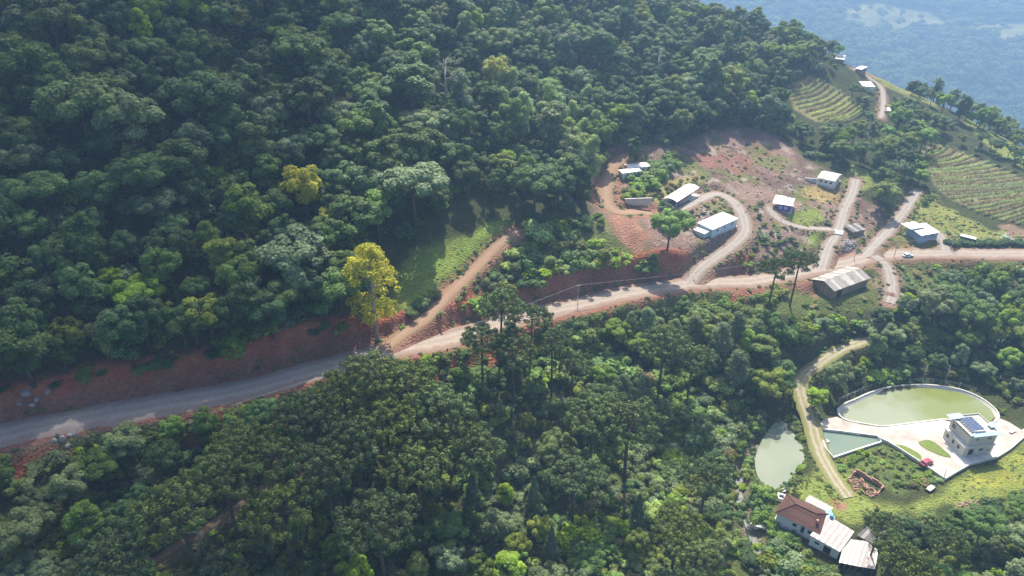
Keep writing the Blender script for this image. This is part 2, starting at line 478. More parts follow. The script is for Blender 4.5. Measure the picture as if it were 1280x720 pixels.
def H(x, y):
    """final ground height (relative to the camera) by bilinear look-up"""
    x = np.asarray(x, float); y = np.asarray(y, float)
    i = np.clip(np.searchsorted(GX, x) - 1, 0, len(GX) - 2); j = np.clip(np.searchsorted(GY, y) - 1, 0, len(GY) - 2)
    fx = np.clip((x - GX[i]) / (GX[i + 1] - GX[i]), 0, 1); fy = np.clip((y - GY[j]) / (GY[j + 1] - GY[j]), 0, 1)
    return (Z[j, i] * (1 - fx) + Z[j, i + 1] * fx) * (1 - fy) + (Z[j + 1, i] * (1 - fx) + Z[j + 1, i + 1] * fx) * fy
def hit(px, py, off=0.0, tmax=1500):
    """where the sight line through a frame point meets the ground (or a height above it)"""
    d = ray(px, py); t = np.arange(40, tmax, .4)
    x, y = d[0] * t, d[1] * t
    below = np.nonzero(d[2] * t <= H(x, y) + off)[0]
    k = below[0] if len(below) else len(t) - 1
    return float(x[k]), float(y[k])
def ground(x, y): return float(H(x, y)) + CAMZ
def W3(px, py, off=0.0):
    x, y = hit(px, py, off)
    return Vector((x, y, ground(x, y)))

# ---- what covers the ground (base colours of soil, turf and litter)
def zone(pts): return np.array([hit(*p) for p in pts])
def cov(poly, soft=1.2, wob=2.0, seed=3):
    s = signed(poly, X, Y) + wob * fbm(X / 5, Y / 5, seed) * 2 + wob * .6 * fbm(X / 1.6, Y / 1.6, seed + 5)
    return smooth(-soft, soft, s)
C = np.zeros(X.shape + (3,))
def paint(mask, col, var=.18, seed=0, sc=2.5):
    v = 1 + 2 * var * fbm(X / sc, Y / sc, 60 + seed, 4)
    C[:] = C * (1 - mask[..., None]) + np.array(col) * v[..., None] * mask[..., None]
ones = np.ones_like(X)
LITTER, RED, REDPALE, PINK = (.05, .06, .024), (.37, .125, .072), (.29, .155, .105), (.30, .19, .14)
PLOUGH, GRASS, LAWN, STRAW, OLIVE = (.225, .152, .122), (.16, .21, .045), (.18, .215, .055), (.27, .25, .09), (.105, .125, .04)
paint(ones, LITTER, .3)
farm = smooth(420, 620, Y + .25 * X) * (X > 0)
paint(farm, (.05, .075, .025), .4, 2, 30)
# pale fields on the opposite mountainside
for pts in ([(1050,10),(1085,4),(1130,8),(1180,12),(1214,20),(1208,38),(1160,42),(1110,42),(1054,34)], [(1200,32),(1240,27),(1282,30),(1340,34),(1340,58),(1260,54),(1198,46)]):
    poly = np.array([hit(*p, tmax=2600) for p in pts])
    s = edge_dist(poly, X, Y) * np.where(inside(poly, X, Y), 1, -1) + 45 * fbm(X / 80, Y / 80, 4)
    paint(smooth(-8, 8, s) * farm, (.19, .175, .05), .7, 3, 16)
    if 'FARFIELDS' not in globals(): FARFIELDS = []
    FARFIELDS.append(poly)
Z_FOREST = [(-140,510),(-60,490),(60,480),(160,464),(300,440),(420,418),(462,408),(467,368),(480,318),(542,279),(616,256),(662,271),(690,272),(728,262),(742,236),(752,205),(768,182),(800,180),(850,182),(880,172),(900,160),(960,160),(1000,182),(1008,165),(972,134),(970,104),(1006,92),(1030,88),(1010,62),(975,32),(948,2),(930,-30),(900,-90),(-140,-90)]
paint(cov(zone([(490,366),(508,326),(548,300),(622,276),(640,290),(612,318),(585,338),(552,366),(520,394),(505,400)])), GRASS, .3, 1)
paint(cov(zone([(640,384),(650,350),(700,300),(735,270),(770,275),(800,290),(835,320),(850,340),(760,365)])), OLIVE, .3, 4)
paint(cov(zone([(738,280),(745,250),(755,205),(790,185),(860,180),(905,158),(960,163),(1004,196),(1030,212),(1066,240),(1100,262),(1115,290),(1085,318),(1000,340),(900,350),(830,345),(770,290)]), 2), PLOUGH, .35, 5, 4)
PL = cov(zone([(738,280),(745,250),(755,205),(790,185),(860,180),(905,158),(960,163),(1004,196),(1030,212),(1066,240),(1100,262),(1115,290),(1085,318),(1000,340),(900,350),(830,345),(770,290)]), 2)
paint(PL * smooth(.02, .12, fbm(X / 8, Y / 8, 171)), (.15, .10, .08), .35, 41)
paint(PL * smooth(.06, .16, fbm(X / 6, Y / 6, 172)), (.135, .14, .05), .35, 42)
paint(PL * smooth(.10, .2, fbm(X / 3, Y / 3, 173)), (.30, .24, .20), .3, 43)
paint(cov(zone([(860,200),(905,168),(940,175),(985,205),(1000,225),(960,235),(905,225)]), 2.5) * smooth(-.05, .12, fbm(X / 9, Y / 9, 71)), (.24, .125, .095), .3, 6)
paint(cov(zone([(925,185),(960,180),(1000,205),(975,215),(945,205)]), 3) * smooth(-.1, .15, fbm(X / 6, Y / 6, 72)), (.15, .15, .055), .3, 7)
paint(cov(zone([(765,275),(790,270),(812,300),(800,318),(775,305)])), REDPALE, .3, 8)
paint(cov(zone([(795,240),(850,222),(880,222),(860,240),(820,262),(800,255)])), STRAW, .35, 9)
paint(cov(zone([(885,262),(905,250),(922,262),(915,275),(890,275)])), (.16, .15, .07), .3, 10)
paint(cov(zone([(980,272),(1005,258),(1022,262),(1030,280),(1000,284)]), .8, 1), LAWN, .25, 11)
paint(cov(zone([(1008,296),(1032,288),(1034,300),(1018,308)]), .8, 1), LAWN, .25, 12)
paint(cov(zone([(1050,228),(1066,208),(1085,215),(1092,232),(1075,240)]), .8, 1.4), LAWN, .25, 13)
paint(cov(zone([(1005,232),(1040,236),(1060,250),(1030,256),(1005,245)])), (.30, .22, .10), .3, 14)
paint(cov(zone([(1090,225),(1135,235),(1125,262),(1108,252)])), (.13, .15, .05), .3, 15)
paint(cov(zone([(1126,290),(1150,240),(1165,245),(1240,290),(1290,285),(1290,310),(1100,312)])), (.20, .21, .065), .35, 16, 4)
paint(cov(zone([(1245,282),(1262,278),(1290,292),(1290,300),(1262,296)]), .8, 1), (.22, .15, .10), .3, 17)
VINE_A = [(1152,188),(1172,180),(1200,190),(1290,226),(1290,282),(1255,276),(1200,256),(1172,238)]
VINE_B = [(984,108),(1012,97),(1040,108),(1066,124),(1082,140),(1060,152),(1020,152),(992,138)]
paint(cov(zone(VINE_A), 1, 1), (.205, .18, .095), .3, 18)
paint(cov(zone(VINE_B), 1, 1), (.22, .20, .09), .3, 19)
paint(cov(zone([(1070,92),(1100,92),(1160,112),(1200,140),(1170,135),(1110,110)]), 1.5), (.19, .20, .06), .3, 20)
paint(cov(zone([(1050,72),(1075,84),(1095,98),(1070,96)]), 1), (.23, .18, .11), .3, 20)
paint(cov(zone([(1200,150),(1250,165),(1300,205),(1300,222),(1240,190)]), 1.5), (.17, .20, .055), .3, 21)
paint(cov(zone([(1086,322),(1120,330),(1300,328),(1300,345),(1190,352),(1140,372),(1096,384),(1000,400),(900,395),(880,372),(980,356)])), OLIVE, .35, 22, 4)
paint(cov(zone([(1095,322),(1120,328),(1128,360),(1110,372),(1094,360),(1084,340)]), 1.2, 1.2), (.23, .155, .115), .3, 23)
paint(cov(zone([(1000,352),(1020,350),(1014,372),(980,370),(985,358)]), 1), (.24, .125, .085), .3, 24)
paint(cov(zone([(985,612),(1006,594),(1030,585),(1045,574),(1060,590),(1075,618),(1090,628),(1140,632),(1180,604),(1215,586),(1250,576),(1285,552),(1300,560),(1300,604),(1240,628),(1170,636),(1130,645),(1085,655),(1060,660),(1030,640)]), 1, 1.4), LAWN, .3, 25, 3)
paint(cov(zone([(1195,606),(1240,590),(1290,572),(1290,598),(1235,618)]), 2) * smooth(-.1, .1, fbm(X / 5, Y / 5, 75)), (.26, .26, .05), .3, 26)
paint(cov(zone([(1036,628),(1046,624),(1060,632),(1056,640),(1042,636)]), .6, .6), REDPALE, .2, 27)
paint(cov(zone([(1020,580),(1042,575),(1100,556),(1118,562),(1176,602),(1150,612),(1120,618),(1100,606),(1060,592),(1040,596)]), .8, .8), (.10, .13, .04), .4, 28)
paint(cov(zone([(930,560),(944,545),(960,620),(990,640),(975,720),(930,720),(918,620)]), 2), (.105, .135, .04), .35, 29)
paint(cov(zone([(780,560),(860,540),(920,600),(920,720),(780,720),(700,660)]), 2), (.085, .105, .035), .35, 30)
paint(cov(zone([(1190,632),(1212,626),(1232,634),(1226,646),(1195,645)]), 1), (.33, .26, .18), .3, 31)
paint(smooth(2.6, 1.2, cd), (.16, .14, .10), .4, 32)
# earth of the road cuttings
GYs, GXs = np.gradient(Z, GY, GX)
steep = np.hypot(GXs, GYs)
D0 = road_d['road'][0] + 1.2 * fbm(X / 3, Y / 3, 81)
Z = Z + near * smooth(.35, .9, steep) * smooth(10, 6, D0) * smooth(3.9, 4.6, road_d['road'][0]) * (1.5 * fbm(X / 1.9, Y / 1.9, 181, 2) + .35)
redmask = smooth(9.0, 6.5, D0) * near
px_ = project(X, Y, Z + CAMZ)[0]
paint(redmask * smooth(.25, .6, steep + .35 * fbm(X / 4, Y / 4, 82)) * (X < 62), RED, .4, 33, 2)
paint(smooth(6.4, 4.6, D0) * near * (.55 + .45 * (X < 62)), (.235, .115, .08), .3, 34)
paint(smooth(12, 6, D0) * near * (X > -2) * (X < 50) * (Y < ROADLINE['road'][1].mean() * 0 + 150) * smooth(-.1, .2, fbm(X / 5, Y / 5, 83)), (.24, .11, .075), .3, 35)
down = smooth(-.1, -.5, Zb - road_d['road'][1]) * smooth(3.9, 4.8, D0) * smooth(12, 9, D0) * near
paint(down * smooth(-.10, .04, fbm(X / 7, Y / 7, 191)), OLIVE, .35, 44)
for nm, wide in (('dirt_track', 3.4), ('upper_driveway', 5.5), ('house_driveway', 4.2), ('farm_lane', 3.2), ('gravel_lane', 3.0), ('curved_driveway', 2.6), ('barn_track', 3.4), ('forest_path', 3.0), ('hill_path', 3.0)):
    Dn = road_d[nm][0] + .9 * fbm(X / 2.5, Y / 2.5, 84)
    paint(smooth(wide, wide - 1.6, Dn) * near, (.25, .135, .09) if nm in ('dirt_track', 'upper_driveway') else (.11, .09, .05) if nm == 'forest_path' else (.22, .145, .105), .3, 36)
for s in (s_big, s_mid, s_low):
    paint(smooth(-.4, .3, s), (.16, .16, .09), .2, 37)

def ground_material():
    m, nt, b = new_mat("ground_soil_and_turf")
    N, L = nt.nodes, nt.links
    at = N.new("ShaderNodeAttribute"); at.attribute_name = "cover"
    geo = N.new("ShaderNodeNewGeometry")
    n1 = N.new("ShaderNodeTexNoise"); n1.inputs["Scale"].default_value = 1.4; n1.inputs["Detail"].default_value = 8; n1.inputs["Roughness"].default_value = .7
    n2 = N.new("ShaderNodeTexVoronoi"); n2.inputs["Scale"].default_value = 2.2
    n3 = N.new("ShaderNodeTexNoise"); n3.inputs["Scale"].default_value = .25; n3.inputs["Detail"].default_value = 5
    for n in (n1, n2, n3): L.new(geo.outputs["Position"], n.inputs["Vector"])
    r = N.new("ShaderNodeMapRange"); r.inputs["From Min"].default_value = .3; r.inputs["From Max"].default_value = .7; r.inputs["To Min"].default_value = .68; r.inputs["To Max"].default_value = 1.34
    L.new(n1.outputs["Fac"], r.inputs["Value"])
    r3 = N.new("ShaderNodeMapRange"); r3.inputs["From Min"].default_value = .3; r3.inputs["From Max"].default_value = .7; r3.inputs["To Min"].default_value = .488; r3.inputs["To Max"].default_value = .512
    L.new(n3.outputs["Fac"], r3.inputs["Value"])
    hs = N.new("ShaderNodeHueSaturation")
    L.new(at.outputs["Color"], hs.inputs["Color"]); L.new(r.outputs[0], hs.inputs["Value"]); L.new(r3.outputs[0], hs.inputs["Hue"])
    L.new(hs.outputs[0], b.inputs["Base Color"])
    b.inputs["Roughness"].default_value = .95; b.inputs["Specular IOR Level"].default_value = .1
    bp = N.new("ShaderNodeBump"); bp.inputs["Strength"].default_value = .8; bp.inputs["Distance"].default_value = .35
    ad = N.new("ShaderNodeMath"); L.new(n1.outputs["Fac"], ad.inputs[0]); L.new(n2.outputs["Distance"], ad.inputs[1])
    L.new(ad.outputs[0], bp.inputs["Height"]); L.new(bp.outputs[0], b.inputs["Normal"])
    return m
ny, nx = X.shape
idx = np.arange(ny * nx).reshape(ny, nx)
quads = np.stack([idx[:-1, :-1], idx[:-1, 1:], idx[1:, 1:], idx[1:, :-1]], -1).reshape(-1, 4)
gm = np_mesh("ground", np.stack([X, Y, Z + CAMZ], -1).reshape(-1, 3), quads, ground_material(), True)
ca = gm.color_attributes.new("cover", 'FLOAT_COLOR', 'POINT')
ca.data.foreach_set("color", np.concatenate([np.clip(C, 0, 1), np.ones(X.shape + (1,))], -1).astype(np.float32).ravel())
ground_ob = link("ground", gm)
ground_ob["kind"] = "structure"

# ---- road surfaces
def road_material(name, col, edge, wheel):
    m, nt, b = new_mat(name)
    N, L = nt.nodes, nt.links
    at = N.new("ShaderNodeAttribute"); at.attribute_name = "across"
    geo = N.new("ShaderNodeNewGeometry")
    n1 = N.new("ShaderNodeTexNoise"); n1.inputs["Scale"].default_value = .5; n1.inputs["Detail"].default_value = 7; n1.inputs["Roughness"].default_value = .65
    n2 = N.new("ShaderNodeTexNoise"); n2.inputs["Scale"].default_value = 5; n2.inputs["Detail"].default_value = 4
    for n in (n1, n2): L.new(geo.outputs["Position"], n.inputs["Vector"])
    ad = N.new("ShaderNodeMath"); ad.operation = 'MULTIPLY_ADD'; L.new(n1.outputs["Fac"], ad.inputs[0]); ad.inputs[1].default_value = .5
    L.new(at.outputs["Fac"], ad.inputs[2])
    ramp = N.new("ShaderNodeValToRGB")
    sep = N.new("ShaderNodeSeparateXYZ"); L.new(geo.outputs["Position"], sep.inputs[0])
    e = ramp.color_ramp.elements
    e[0].position = .25; e[0].color = (*col, 1)
    e[1].position = 1.15 if False else 1.0; e[1].color = (*edge, 1)
    k = e.new(.48); k.color = (*wheel, 1)
    k = e.new(.66); k.color = (*[.5 * (a + c) for a, c in zip(col, edge)], 1)
    L.new(ad.outputs[0], ramp.inputs["Fac"])
    r = N.new("ShaderNodeMapRange"); r.inputs["From Min"].default_value = .3; r.inputs["From Max"].default_value = .7; r.inputs["To Min"].default_value = .74; r.inputs["To Max"].default_value = 1.24
    L.new(n2.outputs["Fac"], r.inputs["Value"])
    hs = N.new("ShaderNodeHueSaturation"); L.new(ramp.outputs[0], hs.inputs["Color"]); L.new(r.outputs[0], hs.inputs["Value"])
    sm = N.new("ShaderNodeMapRange"); sm.inputs["From Min"].default_value = -18; sm.inputs["From Max"].default_value = -38; sm.inputs["To Min"].default_value = 1.0; sm.inputs["To Max"].default_value = .6 if name == "packed_gravel" else 1.0
    L.new(sep.outputs[0], sm.inputs["Value"]); L.new(sm.outputs[0], hs.inputs["Saturation"])      # packed gravel loses saturation towards the left
    L.new(hs.outputs[0], b.inputs["Base Color"]); b.inputs["Roughness"].default_value = .95; b.inputs["Specular IOR Level"].default_value = .1
    bp = N.new("ShaderNodeBump"); bp.inputs["Strength"].default_value = .5; bp.inputs["Distance"].default_value = .1
    L.new(n2.outputs["Fac"], bp.inputs["Height"]); L.new(bp.outputs[0], b.inputs["Normal"])
    return m
M_ROAD = road_material("packed_gravel", (.285, .235, .195), (.24, .155, .115), (.345, .29, .245))
M_TRACK = road_material("red_earth_track", (.30, .215, .15), (.21, .145, .085), (.30, .185, .125))
M_LANE = road_material("pale_gravel", (.285, .25, .22), (.225, .17, .13), (.345, .31, .28))
M_GRASSLANE = road_material("grassy_wheel_track", (.25, .23, .11), (.19, .19, .07), (.38, .335, .265))
M_FPATH = road_material("dull_brown_path", (.17, .12, .085), (.10, .085, .05), (.20, .14, .10))
ROADMAT = {'road': M_ROAD, 'dirt_track': M_TRACK, 'upper_driveway': M_TRACK, 'forest_path': M_FPATH, 'pond_driveway': M_GRASSLANE}
for n_, (nm, (xy, z, w, reach)) in enumerate(ROADLINE.items()):
    tan = np.gradient(xy, axis=0); tan /= np.linalg.norm(tan, axis=1)[:, None] + 1e-9
    nor = np.c_[-tan[:, 1], tan[:, 0]]
    us = np.linspace(-1, 1, 13)
    V, A = [], []
    for i in range(len(xy)):
        wl = w / 2 * (1 + .24 * float(fbm(i / 6.0, 3.7 * n_, 91)) + .22 * float(fbm(i / 1.7, 3.7 * n_, 94, 2))) ; wr = w / 2 * (1 + .24 * float(fbm(i / 6.0, 9.1 * n_ + 50, 92)) + .22 * float(fbm(i / 1.7, 9.1 * n_, 95, 2)))
        for u in us:
            r_ = u * (wr if u > 0 else wl)
            x, y = xy[i] + nor[i] * r_
            crown = .0 - .05 * u * u - .05 * math.exp(-((abs(u) - .45) / .12) ** 2) * (nm != 'road')
            lift = .06 - .002 * n_ + crown - (.25 if abs(u) > .99 else 0)
            V.append((x, y, z[i] + CAMZ + lift)); A.append(abs(u) * .75)
    k = len(us); g = np.arange(len(xy) * k).reshape(len(xy), k)
    q = np.stack([g[:-1, 1:], g[:-1, :-1], g[1:, :-1], g[1:, 1:]], -1).reshape(-1, 4)
    me = np_mesh(nm, V, q, ROADMAT.get(nm, M_LANE), True)
    at = me.attributes.new("across", 'FLOAT', 'POINT'); at.data.foreach_set("value", np.array(A, np.float32))
    o = link(nm, me); o["kind"] = "structure"
# ------------------------------------------------------------------ plant prototypes
rs = np.random.RandomState(7)
M_BARK = plain("bark", (.10, .075, .055), .9, .35, 2.0, bump=.3)
M_PALEBARK = plain("pale_bark", (.34, .31, .27), .9, .35, 3.0)
TONES = {
 'dark green': leaf_mat("leaf_dark", (0.068, 0.125, 0.031), .25, .02),
 'mid green': leaf_mat("leaf_mid", (0.108, 0.185, 0.038), .25, .02),
 'olive green': leaf_mat("leaf_olive", (0.164, 0.218, 0.044), .25, .02),
 'grey green': leaf_mat("leaf_grey", (0.164, 0.222, 0.096), .25, .02),
 'bright green': leaf_mat("leaf_bright", (0.195, 0.313, 0.041), .25, .02),
 'pale green': leaf_mat("leaf_pale", (0.279, 0.373, 0.108), .2, .02),
 'yellow': leaf_mat("leaf_yellow", (.45, .47, .09), .08, .008, trans=.45),
 'straw': leaf_mat("leaf_straw", (.24, .21, .085), .2, .02),
}
M_NEEDLE = leaf_mat("araucaria_needles", (.100, .145, .038), .2, .02, trans=.18, nscale=.9)
M_CONIFER = leaf_mat("bluish_conifer_needles", (0.095, 0.144, 0.068), .2, .02, trans=.1)
def cards(cen, nor, size, r):
    """one bent leaf spray (rhombus) per point"""
    n = len(cen)
    nor = nor / (np.linalg.norm(nor, axis=1)[:, None] + 1e-9)
    a = np.cross(nor, r.normal(size=(n, 3))); a /= np.linalg.norm(a, axis=1)[:, None] + 1e-9
    b = np.cross(nor, a)
    s = size[:, None]
    asp = r.uniform(.55, .9, (n, 1))
    v = np.stack([cen - a * s, cen - b * s * asp - nor * s * .18, cen + a * s, cen + b * s * asp - nor * s * .12], 1).reshape(-1, 3)
    f = np.arange(4 * n).reshape(n, 4)
    return v, f
def clump_cards(clumps, per_m2, size, r, up=.35, crown_c=None):
    C_, N_, S_ = [], [], []
    for (c, rad) in clumps:
        c = np.array(c)
        n = max(6, int(4 * math.pi * rad * rad * per_m2))
        d = r.normal(size=(n, 3)); d[:, 2] += up * 1.2
        d /= np.linalg.norm(d, axis=1)[:, None]
        if crown_c is not None:                      # leaves sit on the outer side of the clump
            o = c - crown_c; o = o / (np.linalg.norm(o) + 1e-6)
            d = d + .55 * o; d /= np.linalg.norm(d, axis=1)[:, None]
        p = c + d * rad * r.uniform(.72, 1.08, (n, 1)) * np.array([1, 1, .85])
        C_.append(p); N_.append(d + r.normal(scale=.34, size=(n, 3)) + np.array([0, 0, .4])); S_.append(size * r.uniform(.6, 1.35, n))
    return cards(np.concatenate(C_), np.concatenate(N_), np.concatenate(S_), r)
def crown_clumps(kind, r):
    """lobes of a crown for a 12 m tree; returns list of (centre, radius)"""
    out = []
    if kind == 'round':
        ax, cz, n = (3.5, 3.5, 3.2), 8.0, 34
    elif kind == 'broad':
        ax, cz, n = (4.8, 4.5, 2.3), 8.6, 40
    elif kind == 'tall':
        ax, cz, n = (2.5, 2.5, 4.6), 7.2, 34
    else:
        ax, cz, n = (3.8, 3.4, 3.4), 7.6, 30
    lump = [(r.normal(size=3) * .45) for _ in range(3)]
    for k in range(n):
        d = r.normal(size=3); d[2] = d[2] * .8 + .25; d /= np.linalg.norm(d)
        t = r.uniform(.68, 1.0) if k % 4 else r.uniform(.2, .6)
        if kind == 'ragged': t *= r.uniform(.75, 1.25)
        p = np.array(ax) * d * t + np.array([0, 0, cz])
        out.append((p, r.uniform(.75, 1.45) * (1.1 if kind == 'broad' else 1)))
    return out, np.array([0, 0, cz - 1.0])
def limb_mesh(name, clumps, h_trunk, mat, r, rad=.22, lean=.3, n=6, limbs=9):
    mb = MB()
    top = np.array([r.normal() * lean, r.normal() * lean, h_trunk])
    pts = [(0, 0, -.6), (top[0] * .2, top[1] * .2, h_trunk * .35), (top[0] * .5, top[1] * .7, h_trunk * .7), tuple(top)]
    mb.tube(pts, [rad * 1.25, rad, rad * .8, rad * .55], n)
    order = sorted(range(len(clumps)), key=lambda i: r.rand())[:limbs]
    for i in order:
        c, rr = clumps[i]
        s = np.array([top[0] * .5, top[1] * .6, h_trunk * r.uniform(.5, .95)])
        m_ = (s + c) / 2 + np.array([0, 0, -.25])
        mb.tube([s, m_, c], [rad * .42, rad * .3, rad * .12], 4, cap=False)
    return mb.mesh(name, mat, True)
PROTO = {}           # (shape, tone) -> (crown mesh, trunk mesh, nominal height)
def make_broadleaf(shape, tone, seed, per=10.5, size=.235):
    r = np.random.RandomState(seed)
    cl, cc = crown_clumps(shape, r)
    v, f = clump_cards(cl, per * (.8 if shape == 'ragged' else 1), size, r, crown_c=cc)
    return np_mesh("crown", v, f, TONES[tone]), limb_mesh("trunk", cl, 8.2, M_BARK, r), 12.0
k_ = 0
for shape in ('round', 'broad', 'tall', 'ragged'):
    for tone in ('dark green', 'mid green', 'olive green', 'grey green', 'bright green'):
        k_ += 1
        PROTO[(shape, tone)] = make_broadleaf(shape, tone, 100 + k_)
for shape in ('round', 'tall'):
    k_ += 1
    PROTO[(shape, 'yellow')] = make_broadleaf(shape, 'yellow', 100 + k_, 9, .23)
    PROTO[(shape, 'pale green')] = make_broadleaf(shape, 'pale green', 130 + k_, 9, .23)
def make_araucaria(seed, dense=1.0):
    """umbrella pine: bare pole, whorls of long arms curving up, each ending in round tufts of needles; 18 m"""
    r = np.random.RandomState(seed)
    mb = MB()
    lean = r.normal(size=2) * .3
    mb.tube([(0, 0, -.8), (lean[0] * .3, lean[1] * .3, 6), (lean[0] * .7, lean[1] * .7, 12), (lean[0], lean[1], 17.2)], [.36, .30, .24, .12], 8)
    tufts = []
    for li, z in enumerate((13.2, 14.0, 14.8, 15.5, 16.1, 16.7)):
        nb = 8 if li < 3 else 6
        ph = r.rand() * 6.28
        L_ = (5.4, 5.7, 5.0, 3.9, 2.7, 1.4)[li] * r.uniform(.92, 1.08)
        for k in range(nb):
            if r.rand() < .10: continue
            a = ph + 2 * math.pi * k / nb + r.normal() * .14
            l = L_ * r.uniform(.82, 1.12)
            d = np.array([math.cos(a), math.sin(a), 0])
            c0 = np.array([lean[0] * z / 17, lean[1] * z / 17, z])
            tip = 17.3 - .055 * l * l + r.normal() * .18 - (.9 if li == 0 else 0)      # arms curve up to one flat dome
            p1 = c0 + d * l * .5 + np.array([0, 0, (tip - z) * .12 - .15])
            p2 = c0 + d * l * .88 + np.array([0, 0, (tip - z) * .55])
            p3 = np.array([*(c0 + d * l)[:2], tip])
            mb.tube([c0, p1, p2, p3], [.085, .065, .05, .03], 4, cap=False)
            tufts.append((p3 + np.array([0, 0, .1]), r.uniform(.66, .88)))
            side = np.array([-d[1], d[0], 0])
            for sgn in (-1, 1):
                for fr in ((.66, .86) if li < 3 else (.75,) if li < 5 else ()):
                    if r.rand() < .3 * (2 - dense): continue
                    q0 = c0 + d * l * fr + np.array([0, 0, (tip - z) * .35])
                    q = q0 + side * sgn * r.uniform(.8, 1.3) * (1.3 - .4 * fr)
                    q[2] = tip - .25 + r.normal() * .2
                    mb.tube([q0, q], [.035, .025], 3, cap=False)
                    tufts.append((q, r.uniform(.5, .72)))
    for k in range(7):
        tufts.append((np.array([lean[0] + r.normal() * .7, lean[1] + r.normal() * .7, 17.4 + r.uniform(-.3, .5)]), r.uniform(.5, .75)))
    V, Fc, b = [], [], 0
    for c, rad in tufts:                              # spiky balls: leaves stand out from the twig end
        n = 72
        d = r.normal(size=(n, 3)); d[:, 2] = d[:, 2] * .8 + .35; d /= np.linalg.norm(d, axis=1)[:, None]
        p = np.array(c) + d * rad * r.uniform(.72, 1.0, (n, 1))
        v, f = cards(p, d + r.normal(scale=.3, size=(n, 3)), rad * .25 * r.uniform(.8, 1.2, n), r)
        V.append(v); Fc.append(f + b); b += len(v)
    return np_mesh("crown", np.concatenate(V), np.concatenate(Fc), M_NEEDLE), mb.mesh("trunk", M_BARK, True), 18.0
ARAU = [make_araucaria(300 + i, (1, .8, .95, .7)[i]) for i in range(4)]
def make_conifer(seed):
    r = np.random.RandomState(seed)
    n = 3000
    h = r.rand(n) ** .75
    rad = (1 - h) * 2.3 + .15
    a = r.rand(n) * 6.283
    rr = rad * np.sqrt(r.uniform(.55, 1.05, n)) * (1 + .15 * np.sin(a * 3 + h * 20))
    p = np.c_[np.cos(a) * rr, np.sin(a) * rr, 1.0 + h * 11]
    nr = np.c_[np.cos(a), np.sin(a), np.full(n, .6)] + r.normal(scale=.35, size=(n, 3))
    v, f = cards(p, nr, .25 * r.uniform(.6, 1.3, n), r)
    mb = MB(); mb.tube([(0, 0, -.5), (0, 0, 6), (0, 0, 11.6)], [.2, .14, .04], 6)
    return np_mesh("crown", v, f, M_CONIFER), mb.mesh("trunk", M_BARK, True), 12.0
PROTO[('conical', 'blue green')] = make_conifer(401)
def make_airy(seed, tone, h=22.0, w=5.0):
    """tall slender tree with a loose see-through crown and pale bole"""
    r = np.random.RandomState(seed)
    cl = []
    for k in range(int(26 * w)):
        t = r.rand()
        z = h * (.24 + .73 * t)
        wid = w * math.sin(math.pi * min(1, .16 + .80 * t)) ** .8
        a = r.rand() * 6.283; q = math.sqrt(r.uniform(.1, 1)) * wid
        cl.append((np.array([math.cos(a) * q, math.sin(a) * q, z]), r.uniform(.7, 1.25)))
    v, f = clump_cards(cl, 5.6, .21, r)
    return np_mesh("crown", v, f, TONES[tone]), limb_mesh("trunk", cl, h * .9, M_PALEBARK, r, .34, .25, 8, 26), h
AIRY = {'yellow': make_airy(411, 'yellow', 22, 5.4), 'pale green': make_airy(412, 'pale green', 14, 2.6), 'bright green': make_airy(413, 'bright green', 14, 3.4), 'grey green': make_airy(414, 'grey green', 15, 3.2)}
def make_bush(seed, tone, n=9):
    r = np.random.RandomState(seed)
    cl = [(np.array([r.normal() * .7, r.normal() * .7, r.uniform(.4, 1.35)]), r.uniform(.45, .85)) for _ in range(n)]
    v, f = clump_cards(cl, 20, .16, r, up=.5)
    mb = MB()
    for k in range(5):
        c = cl[k][0]; mb.tube([(0, 0, -.3), tuple(c * .5), tuple(c)], [.06, .045, .02], 4, cap=False)
    return np_mesh("foliage", v, f, TONES[tone]), mb.mesh("stem", M_BARK, True), 2.2
BUSH = {t: [make_bush(500 + 10 * i + j, t) for j in range(2)] for i, t in enumerate(('dark green', 'mid green', 'olive green', 'grey green', 'bright green', 'pale green', 'straw'))}
def make_snag(seed):
    r = np.random.RandomState(seed); mb = MB()
    mb.tube([(0, 0, -.5), (.1, 0, 4), (.3, .1, 9)], [.2, .15, .05], 6)
    for k in range(14):
        z = r.uniform(3.5, 8.6); a = r.rand() * 6.28; l = r.uniform(.8, 2.4)
        p = np.array([.1, 0, z]); q = p + np.array([math.cos(a) * l, math.sin(a) * l, l * r.uniform(.3, .9)])
        mb.tube([p, (p + q) / 2 + r.normal(size=3) * .12, q], [.06, .045, .02], 4, cap=False)
    return mb
SNAG = make_snag(9).mesh("trunk", M_PALEBARK, True)
ORD = 'first second third fourth fifth sixth seventh eighth ninth tenth eleventh twelfth thirteenth fourteenth fifteenth sixteenth'.split()
NOGO = [W_BIG, W_MID, W_LOW, W_PLAZA] + [p for p, z in W_PADS]
# ------------------------------------------------------------------ building materials
M_WHITE = plain("white_painted_metal_roof", (.74, .74, .73), .45, .06, .6, .4, dirt=((.50, .47, .42), .9, .62))
M_WHITE2 = plain("white_worn_sheet", (.56, .55, .53), .6, .12, 1.2, .3, dirt=((.32, .25, .21), 1.6, .56))
M_GREYSHEET = plain("grey_rib_strip", (.36, .345, .335), .7, .14, 1.4, .25, dirt=((.24, .19, .16), 1.3, .58))  # darker strips set between white ones in place of modelled roof ribs
M_FIBRE = plain("grey_fibre_cement", (.30, .28, .26), .9, .22, 1.1, .15, dirt=((.14, .13, .12), .8, .56))
M_FIBREPALE = plain("pale_fibre_cement", (.46, .43, .39), .9, .18, 1.0, .15, dirt=((.26, .24, .22), .9, .58))
M_DARKROOF = plain("dark_weathered_roof", (.13, .125, .125), .9, .25, 1.5, .15)
M_TILE = plain("brown_clay_tile", (.115, .062, .052), .85, .25, 1.6, .2, object_var=.16)
